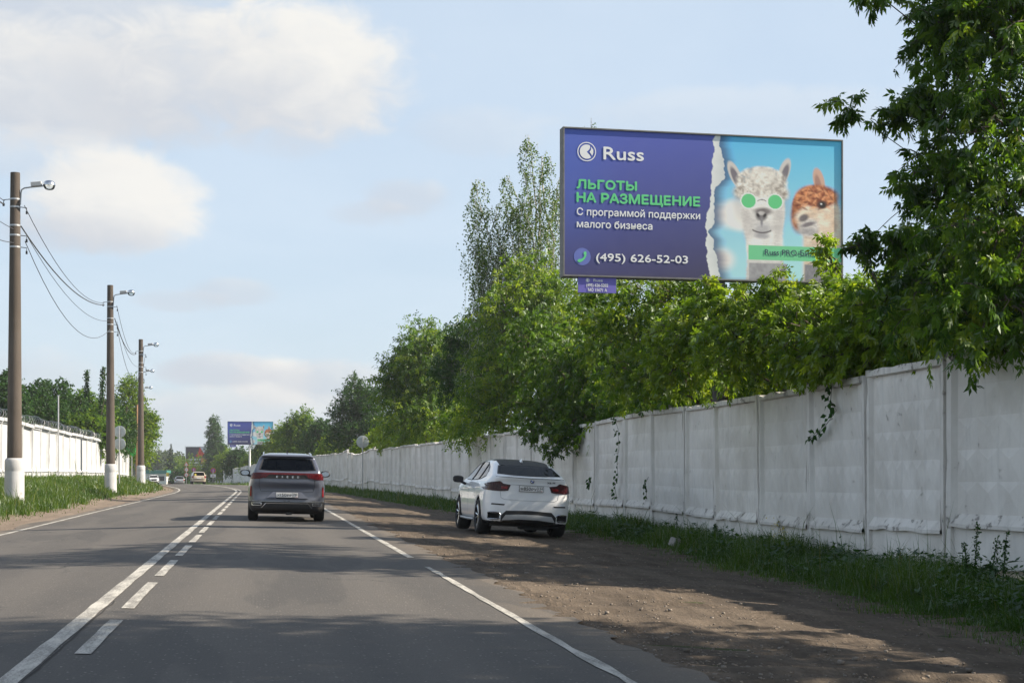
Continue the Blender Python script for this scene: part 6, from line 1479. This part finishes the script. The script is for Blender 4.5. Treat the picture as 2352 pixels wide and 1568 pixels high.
for sx in (-1, 1):
    c1.patch('tail_light', M_TAIL, 'rear', [(sx * .84, 1.165), (sx * .62, 1.17), (sx * .44, 1.13)], [(sx * .86, 1.015), (sx * .66, 1.02), (sx * .50, 1.06)], 12, 5, .012)
    c1.patch('side_reflector', M_REFL, 'rear', [(sx * .835, .845), (sx * .865, .845)], [(sx * .835, .60), (sx * .875, .60)], 3, 6, .012)
    ex = c1.patch('exhaust_trim', M_CHROME, 'rear', [(sx * .60, .455), (sx * .84, .455)], [(sx * .60, .385), (sx * .82, .385)], 6, 4, .012); c1.patch('exhaust_opening', M_BLACK, 'rear', [(sx * .62, .442), (sx * .82, .442)], [(sx * .62, .400), (sx * .80, .400)], 6, 4, .016, parent=ex)
    mirror(s1, sx * 1.03, 2.98, 1.16, M_BLACK, sx)
    mb = MB(); mb.tube([(sx * .575, .60, 1.60), (sx * .572, .80, 1.645), (sx * .565, 1.6, 1.675), (sx * .565, 2.3, 1.66), (sx * .575, 2.6, 1.60)], .018, 6); mb.build('roof_rail', M_CHROME, s1, smooth=True)
c1.patch('light_bar', M_TAIL, 'rear', [(-.62, 1.168), (0, 1.172), (.62, 1.168)], [(-.62, 1.128), (0, 1.13), (.62, 1.128)], 18, 3, .012)
for i, ch in enumerate('EXEED'): text_mesh('lettering', ch, M_CHROME, gb, -.265 + i * .125, -.225 + i * .125, 1.055, .045, c1.hit('rear', -.24 + i * .125, 1.075)[0].y - .012, bold=.02)
mb = MB()      # sloped surround under the plate
mb.add([(-.33, .05, .72), (.34, .05, .72), (.50, -.012, .565), (-.49, -.012, .565), (-.33, .12, .72), (.34, .12, .72), (.50, .12, .555), (-.49, .12, .555)], [(0, 1, 2, 3), (0, 4, 5, 1), (3, 2, 6, 7), (1, 5, 6, 2), (0, 3, 7, 4)]); mb.build('plate_surround', M_GPAINT, s1)
number_plate(s1, .0, -.030, .645, ('Х', '150', 'РР'), '790')
c1.line('skid_trim', M_CHROME, 'rear', [(-.60, .33), (-.50, .445), (.50, .445), (.60, .33)], .022, 0); c1.line('bumper_trim', M_STEEL, 'rear', [(-.88, .495), (-.3, .485), (.3, .485), (.88, .495)], .018)
c1.line('panel_gap', M_BLACK, 'rear', [(-.66, 1.02), (-.665, .86), (-.62, .73), (.62, .73), (.665, .86), (.66, 1.02)], .012)
mb = MB(); mb.add([(.015, 1.0, 1.66), (-.02, 1.0, 1.66), (-.02, 1.25, 1.67), (.02, 1.25, 1.67), (0, 1.02, 1.765), (0, 1.08, 1.75)], [(0, 1, 4), (1, 2, 5, 4), (2, 3, 5), (3, 0, 4, 5), (0, 3, 2, 1)]); mb.build('roof_antenna', M_BLACK, s1)
mb = MB(); mb.box((0, .8, .23), (1.5, .9, .10)); mb.box((0, .93, .34), (1.4, .12, .10)); mb.box((.05, .12, .20), (.14, .12, .07)); mb.build('underbody', M_BLACK, s1)
c1.wheels(.80, .245, .245); c1.interior(2.55, 1.55, .52, 1.25)
# ---------------------------------------------------------------- white coupe SUV parked on the shoulder
XB = PX(1212, 32.3); s2 = car_root('white_coupe_suv', 'white coupe SUV with black roof parked on the dirt shoulder', XB, 32.3, R(3.2), HEAD + R(.8))
side = rnd([(.20, .24), (.05, .31), (.0, .42), (.0, .70), (.035, .90), (.05, 1.16), (.0, 1.275), (.05, 1.292), (.12, 1.285), (.82, 1.515), (1.35, 1.635), (2.0, 1.69), (2.5, 1.675), (2.95, 1.585), (3.72, 1.17), (4.35, 1.07), (4.70, .92), (4.85, .72), (4.87, .45), (4.78, .26), (4.5, .24)], .04)
rear = rnd([(.0, .23), (.82, .23), (.95, .36), (.985, .55), (.99, .75), (.975, .95), (.93, 1.06), (.90, 1.15), (.83, 1.23), (.735, 1.40), (.65, 1.56), (.56, 1.645), (.38, 1.685), (0, 1.695)], .06, open_=True)
plan = rnd([(.0, -.02), (.50, .0), (.80, .09), (.945, .32), (.99, .75), (.975, 1.5), (.975, 3.4), (.985, 3.9), (.93, 4.4), (.75, 4.75), (.35, 4.86), (0, 4.88)], .12, open_=True)
def bmw_extra(f, x, y, z):
    for sx in (-1, 1):      # recessed exhaust openings
        b = np.maximum(np.maximum(np.abs(x - sx * .745) - .125, np.abs(z - .425) - .065), y - .30); f = np.maximum(f, -(b + .01))
    return f
c2 = Car(s2, side, rear, plan, (1.02, 3.95), .385, h=.025, k=.08, arch=1.10, extra=bmw_extra)
cx, cy, cz = c2.Cn.T
GT = [(-.585, 1.505), (-.3, 1.52), (0, 1.522), (.3, 1.52), (.585, 1.505)]; GB = [(-.685, 1.325), (-.35, 1.305), (0, 1.30), (.35, 1.305), (.685, 1.325)]
SWT = [(3.42, 1.24), (2.85, 1.52), (2.3, 1.60), (1.75, 1.585), (1.25, 1.48), (1.02, 1.37)]; SWB = [(3.32, 1.19), (2.6, 1.17), (1.9, 1.18), (1.4, 1.20), (1.0, 1.27)]
WST = [(-.56, 1.60), (0, 1.63), (.56, 1.60)]; WSB = [(-.72, 1.24), (0, 1.22), (.72, 1.24)]
c2.region('tailgate', None, (cy < .4) & (np.abs(cx) < .62) & (cz > .78) & (cz < 1.30)); c2.region('rear_bumper', None, (cy < .55) & (cz > .3) & (cz < .80) & (c2.part == 0))
c2.region('roof', M_GBLACK, (c2.N[:, 2] > .6) & (cz > 1.515) & (np.abs(cx) < .53) & (cy < 2.75))
c2.region('lower_cladding', M_BLACK, (cz < .315) | ((np.min([(cy - a) ** 2 + (cz - .385) ** 2 for a in (1.02, 3.95)], axis=0) < (.385 * 1.10 + .012) ** 2) & (np.abs(cx) < .965)))
c2.region('exhaust_recess', M_BLACK, (cy < .34) & (np.abs(np.abs(cx) - .745) < .118) & (np.abs(cz - .425) < .058) & (cy > .03))
for sx in (-1, 1):
    for a, b in ((1.55, 2.55), (2.55, 3.55)): c2.region('door', None, (cx * sx > .6) & (cy > a) & (cy < b) & (cz > .36) & (cz < 1.18) & (c2.part == 0))
c2.cut('rear', GT + GB[::-1]); c2.cut('front', WST + WSB[::-1]); c2.cut('left', SWT + SWB[::-1]); c2.cut('right', SWT + SWB[::-1])
c2.build(M_WPAINT)
c2.patch('rear_window', M_GLASSX, 'rear', GT, GB, 20, 9); c2.patch('windscreen', M_GLASS, 'front', WST, WSB, 14, 8)
c2.patch('roof_glass', M_GBLACK, 'top', [(-.555, .84), (0, .80), (.555, .84)], [(-.50, 2.7), (0, 2.75), (.50, 2.7)], 14, 20, .005)
for v in ('left', 'right'):
    w_ = c2.patch('side_window', M_GLASS, v, SWT, SWB, 20, 6); c2.line('window_trim', M_BLACK, v, SWT, .028); c2.line('window_trim', M_BLACK, v, SWB, .024)
    for a, b in (((2.42, 1.59), (2.50, 1.18)), ((1.50, 1.54), (1.62, 1.19))): c2.line('window_pillar', M_BLACK, v, [a, b], .055)
    c2.line('panel_gap', M_STEEL, v, [(1.62, 1.17), (1.62, .85), (1.50, .60), (1.55, .38)], .010); c2.line('panel_gap', M_STEEL, v, [(2.52, 1.16), (2.52, .38)], .010); c2.line('panel_gap', M_STEEL, v, [(3.5, 1.14), (3.52, .45)], .010); c2.line('side_crease', M_WPAINT, v, [(.9, 1.02), (2.2, .995), (3.6, .96)], .022)
    sgn = -1 if v == 'left' else 1
    for yh in (1.75, 2.72):
        p = c2.hit(v, yh, 1.0)[0]; mb = MB(); mb.tube([p + Vector((sgn * .005, 0, 0)), p + Vector((sgn * .03, .03, 0)), p + Vector((sgn * .03, .17, 0)), p + Vector((sgn * .005, .2, 0))], .012, 6); mb.build('door_handle', M_WPAINT, s2, smooth=True)
    mb = MB(); mb.tube([(sgn * .95, 1.55, .30), (sgn * .965, 2.5, .295), (sgn * .95, 3.45, .30)], .028, 8); mb.build('side_sill', M_STEEL, s2, smooth=True)
for sx in (-1, 1):
    tl = c2.patch('tail_light', M_TAILD, 'rear', [(sx * .945, 1.105), (sx * .82, 1.14), (sx * .645, 1.172), (sx * .58, 1.118), (sx * .42, 1.098)], [(sx * .935, .975), (sx * .80, .958), (sx * .66, .955), (sx * .55, .96), (sx * .47, .972)], 18, 7, .012)
    c2.patch('light_strip', M_REFL, 'rear', [(sx * .62, 1.06), (sx * .48, 1.06)], [(sx * .62, 1.005), (sx * .50, 1.005)], 6, 3, .016, parent=tl)
    c2.patch('reflector_slot', M_BLACK, 'rear', [(sx * .80, .690), (sx * .53, .684)], [(sx * .81, .660), (sx * .545, .654)], 8, 3, .006)
    mb = MB(); pts = [(sx * .745 + .135 * (1 / (abs(math.cos(q)) ** 4 + abs(math.sin(q)) ** 4) ** .25) * math.cos(q), 0, .425 + .075 * (1 / (abs(math.cos(q)) ** 4 + abs(math.sin(q)) ** 4) ** .25) * math.sin(q)) for q in np.linspace(0, 2 * math.pi, 25)]
    pts = [(a, c2.hit('rear', a + (sx * .02 if abs(a - sx * .745) > .1 else 0), c + (.03 if c > .425 else -.02))[0].y - .006, c) for a, _, c in pts]; mb.tube(pts, .014, 6, caps=False); mb.build('exhaust_trim', M_CHROME, s2, smooth=True)
    mirror(s2, sx * 1.10, 3.18, 1.175, M_BLACK, sx, M_BLACK)
c2.patch('diffuser', M_BLACK, 'rear', [(-.60, .44), (-.50, .545), (0, .565), (.50, .545), (.60, .44)], [(-.60, .32), (-.3, .32), (0, .32), (.3, .32), (.60, .32)], 18, 5, .006)
c2.patch('skid_plate', M_SILVER, 'rear', [(-.50, .455), (-.2, .478), (.2, .478), (.50, .455)], [(-.58, .34), (-.2, .375), (.2, .375), (.58, .34)], 16, 5, .020)
c2.patch('rear_valance', M_BLACK, 'rear', [(-.56, .34), (0, .372), (.56, .34)], [(-.56, .255), (0, .255), (.56, .255)], 14, 4, .008)
c2.line('panel_gap', M_STEEL, 'rear', [(-.64, .96), (-.62, .82), (-.55, .785), (0, .775), (.55, .785), (.62, .82), (.64, .96)], .012)
c2.line('spoiler_gap', M_BLACK, 'rear', [(-.74, 1.262), (0, 1.252), (.74, 1.262)], .016); c2.line('tailgate_edge', M_STEEL, 'rear', [(-.42, 1.105), (.42, 1.105)], .016)
c2.line('window_trim', M_BLACK, 'rear', GB, .02); c2.line('window_trim', M_BLACK, 'rear', GT, .02); c2.line('window_trim', M_BLACK, 'rear', [GT[0], GB[0]], .03); c2.line('window_trim', M_BLACK, 'rear', [GT[-1], GB[-1]], .03)
yy = c2.hit('rear', .0, 1.035)[0].y; number_plate(s2, .03, yy - .012, 1.03, ('М', '850', 'РУ'), '134')
yy = c2.hit('rear', 0, 1.185)[0].y - .008; q = flat('emblem', [disc(.04, 1.19, .045)], M_SBLK, s2, yy)
for a in (0, 2): flat('emblem_quarter', [[(.04, 1.19)] + [(.04 + .03 * math.cos(R(a * 90 + 90 * k / 8)), 1.19 + .03 * math.sin(R(a * 90 + 90 * k / 8))) for k in range(9)]], M_SWHITE, q, yy - .003)
for a in (1, 3): flat('emblem_quarter', [[(.04, 1.19)] + [(.04 + .03 * math.cos(R(a * 90 + 90 * k / 8)), 1.19 + .03 * math.sin(R(a * 90 + 90 * k / 8))) for k in range(9)]], M_SBLUE, q, yy - .003)
flat('emblem_ring', ring(.04, 1.19, .041, .046), M_CHROME, q, yy - .004)
text_mesh('lettering', 'X6 M', M_SBLK, s2, .37, .54, 1.165, .036, c2.hit('rear', .45, 1.18)[0].y - .012, bold=.03)
mb = MB(); mb.add([(.02, 1.15, 1.60), (-.02, 1.15, 1.60), (-.02, 1.38, 1.64), (.02, 1.38, 1.64), (0, 1.14, 1.69), (0, 1.2, 1.68)], [(0, 1, 4), (1, 2, 5, 4), (2, 3, 5), (3, 0, 4, 5), (0, 3, 2, 1)]); mb.build('roof_antenna', M_WPAINT, s2)
mb = MB(); mb.box((0, .9, .26), (1.5, 1.0, .12)); mb.box((.2, .55, .22), (.6, .3, .14)); mb.box((0, 1.02, .36), (1.4, .12, .12)); mb.build('underbody', M_BLACK, s2)
c2.wheels(.82, .30, .275, 5); c2.interior(2.6, 1.6, .52, 1.3)
# ---------------------------------------------------------------- distant cars
def small_car(root, paint, seed=0, sedan=False, h=.04):
    side = rnd([(.15, .22), (.02, .32), (.0, .60), (.03, .85), (.08, .95), (.38, 1.42), (.6, 1.47), (1.5, 1.50), (2.1, 1.46), (3.0, 1.0), (3.7, .92), (4.0, .75), (4.05, .45), (3.95, .24)], .06)
    rear = rnd([(0, .22), (.72, .22), (.84, .40), (.855, .65), (.83, .88), (.76, 1.0), (.60, 1.42), (.40, 1.49), (0, 1.50)], .06, open_=True); plan = rnd([(0, 0), (.5, .01), (.76, .12), (.85, .5), (.85, 3.2), (.78, 3.7), (.5, 4.0), (0, 4.05)], .1, open_=True)
    c = Car(root, side, rear, plan, (.75, 3.2), .31, h=h, k=.07); x, y_, z = c.Cn.T
    c.region('lower_cladding', M_BLACK, (z < .30) | ((np.min([(y_ - a) ** 2 + (z - .31) ** 2 for a in (.75, 3.2)], axis=0) < .36 ** 2) & (np.abs(x) > .5) & (np.abs(x) < .83)))
    T = [(-.56, 1.38), (0, 1.40), (.56, 1.38)]; B = [(-.66, 1.03), (0, 1.0), (.66, 1.03)]; c.cut('rear', T + B[::-1]); c.build(paint)
    c.patch('rear_window', M_GLASSD, 'rear', T, B, 12, 6); c.patch('windscreen', M_GLASSD, 'front', [(-.55, 1.40), (.55, 1.40)], [(-.68, 1.05), (.68, 1.05)], 10, 6)
    for v in ('left', 'right'): c.patch('side_window', M_GLASSD, v, [(2.65, 1.10), (2.1, 1.38), (1.3, 1.42), (.6, 1.36)], [(2.7, .98), (.5, 1.02)], 10, 4)
    for sx in (-1, 1):
        c.patch('tail_light', M_REFL, 'rear', [(sx * .60, .98), (sx * .78, .98)], [(sx * .64, .74), (sx * .82, .74)], 5, 5, .012); c.patch('headlight', M_HEAD, 'front', [(sx * .45, .82), (sx * .74, .84)], [(sx * .45, .68), (sx * .76, .66)], 6, 4, .012); mirror(root, sx * .95, 2.55, 1.02, paint, sx)
    c.patch('bumper_strip', M_BLACK, 'rear', [(-.80, .60), (0, .61), (.80, .60)], [(-.80, .54), (0, .55), (.80, .54)], 12, 3, .008)
    mb = MB(); mb.box((0, -.02, .72), (.52, .02, .11)); mb.build('number_plate', M_WHITE, root); c.wheels(.72, .19, .20)
XH = PX(457, 177); s3 = car_root('beige_hatchback', 'beige hatchback seen from behind at the road bend', XH, 177, R(1), math.atan(.27)); small_car(s3, M_BPAINT)
M_DOT = plain('yellow_sticker', (.75, .62, .08), .6); flat('sticker', [disc(-.42, 1.12, .12, 14)], M_DOT, s3, .07)
XH = PX(409, 262); s4 = car_root('silver_hatchback', 'silver hatchback at the bend partly behind a dark bush', XH + .3, 262, R(1), math.atan(.27)); small_car(s4, M_SPAINT)
# oncoming white car, front view
def front_car(root, paint):
    side = rnd([(.10, .25), (.0, .40), (.05, 1.0), (.2, 1.15), (.45, 1.60), (.8, 1.68), (2.2, 1.68), (2.6, 1.62), (3.2, 1.14), (4.2, 1.04), (4.5, .90), (4.55, .45), (4.45, .26)], .06)
    rear = rnd([(0, .26), (.80, .26), (.90, .42), (.91, .75), (.89, 1.0), (.82, 1.10), (.70, 1.58), (.45, 1.67), (0, 1.68)], .06, open_=True); plan = rnd([(0, 0), (.6, .01), (.85, .12), (.91, .5), (.91, 3.9), (.86, 4.3), (.55, 4.53), (0, 4.55)], .1, open_=True)
    c = Car(root, side, rear, plan, (.85, 3.6), .36, h=.04, k=.07); x, y_, z = c.Cn.T
    c.region('lower_cladding', M_BLACK, (z < .40) | ((np.min([(y_ - a) ** 2 + (z - .36) ** 2 for a in (.85, 3.6)], axis=0) < .44 ** 2) & (np.abs(x) > .5))); c.build(paint)
    c.patch('windscreen', M_GLASSD, 'front', [(-.62, 1.57), (.62, 1.57)], [(-.76, 1.19), (.76, 1.19)], 12, 6); c.patch('grille', M_BLACK, 'front', [(-.50, .98), (.50, .98)], [(-.44, .66), (.44, .66)], 10, 5, .012); c.patch('lower_grille', M_BLACK, 'front', [(-.62, .56), (.62, .56)], [(-.66, .40), (.66, .40)], 10, 4, .012)
    for sx in (-1, 1): c.patch('headlight', M_HEAD, 'front', [(sx * .54, .98), (sx * .84, 1.0)], [(sx * .54, .86), (sx * .86, .84)], 6, 4, .012); c.patch('fog_lamp_bezel', M_BLACK, 'front', [(sx * .66, .66), (sx * .84, .66)], [(sx * .68, .50), (sx * .84, .50)], 5, 4, .012); mirror(root, sx * 1.02, 3.0, 1.15, M_BLACK, sx)
    for v in ('left', 'right'): c.patch('side_window', M_GLASSD, v, [(2.9, 1.25), (2.4, 1.56), (.6, 1.55)], [(2.95, 1.14), (.5, 1.14)], 10, 4)
    mb = MB(); mb.box((0, 4.57, .61), (.52, .02, .11)); mb.build('number_plate', M_WHITE, root); mb = MB(); mb.box((0, 2.0, 1.73), (.05, .2, .10)); mb.build('roof_antenna', M_BLACK, root); c.wheels(.79, .22, .24)
XF = PX(354, 268); th = math.atan(.27); s5 = thing('white_oncoming_car', 'white car with dark grille coming round the bend towards the viewer', 'car', (XF - 4.5 * math.sin(th), 268 + 4.5 * math.cos(th), float(GZ(XF, 268)) + .022), None, (0, R(1), th + math.pi)); front_car(s5, M_WPAINT)

# ================================================================ haze: a thin veil of summer air round the whole scene
mb = MB(); mb.box((0, 0, 11.5), (9000, 9000, 32))
hz_m, gg, out = material('haze_air')
pv = gg.n('ShaderNodeVolumePrincipled'); pv.inputs['Color'].default_value = (0.86, 0.90, 0.95, 1); pv.inputs['Density'].default_value = 0.00028; pv.inputs['Anisotropy'].default_value = 0.2
gg.t.links.new(pv.outputs[0], out.inputs['Volume'])
tag(mb.build('haze', hz_m), 'thin pale summer haze over the road and far forest', 'haze', kind='stuff')
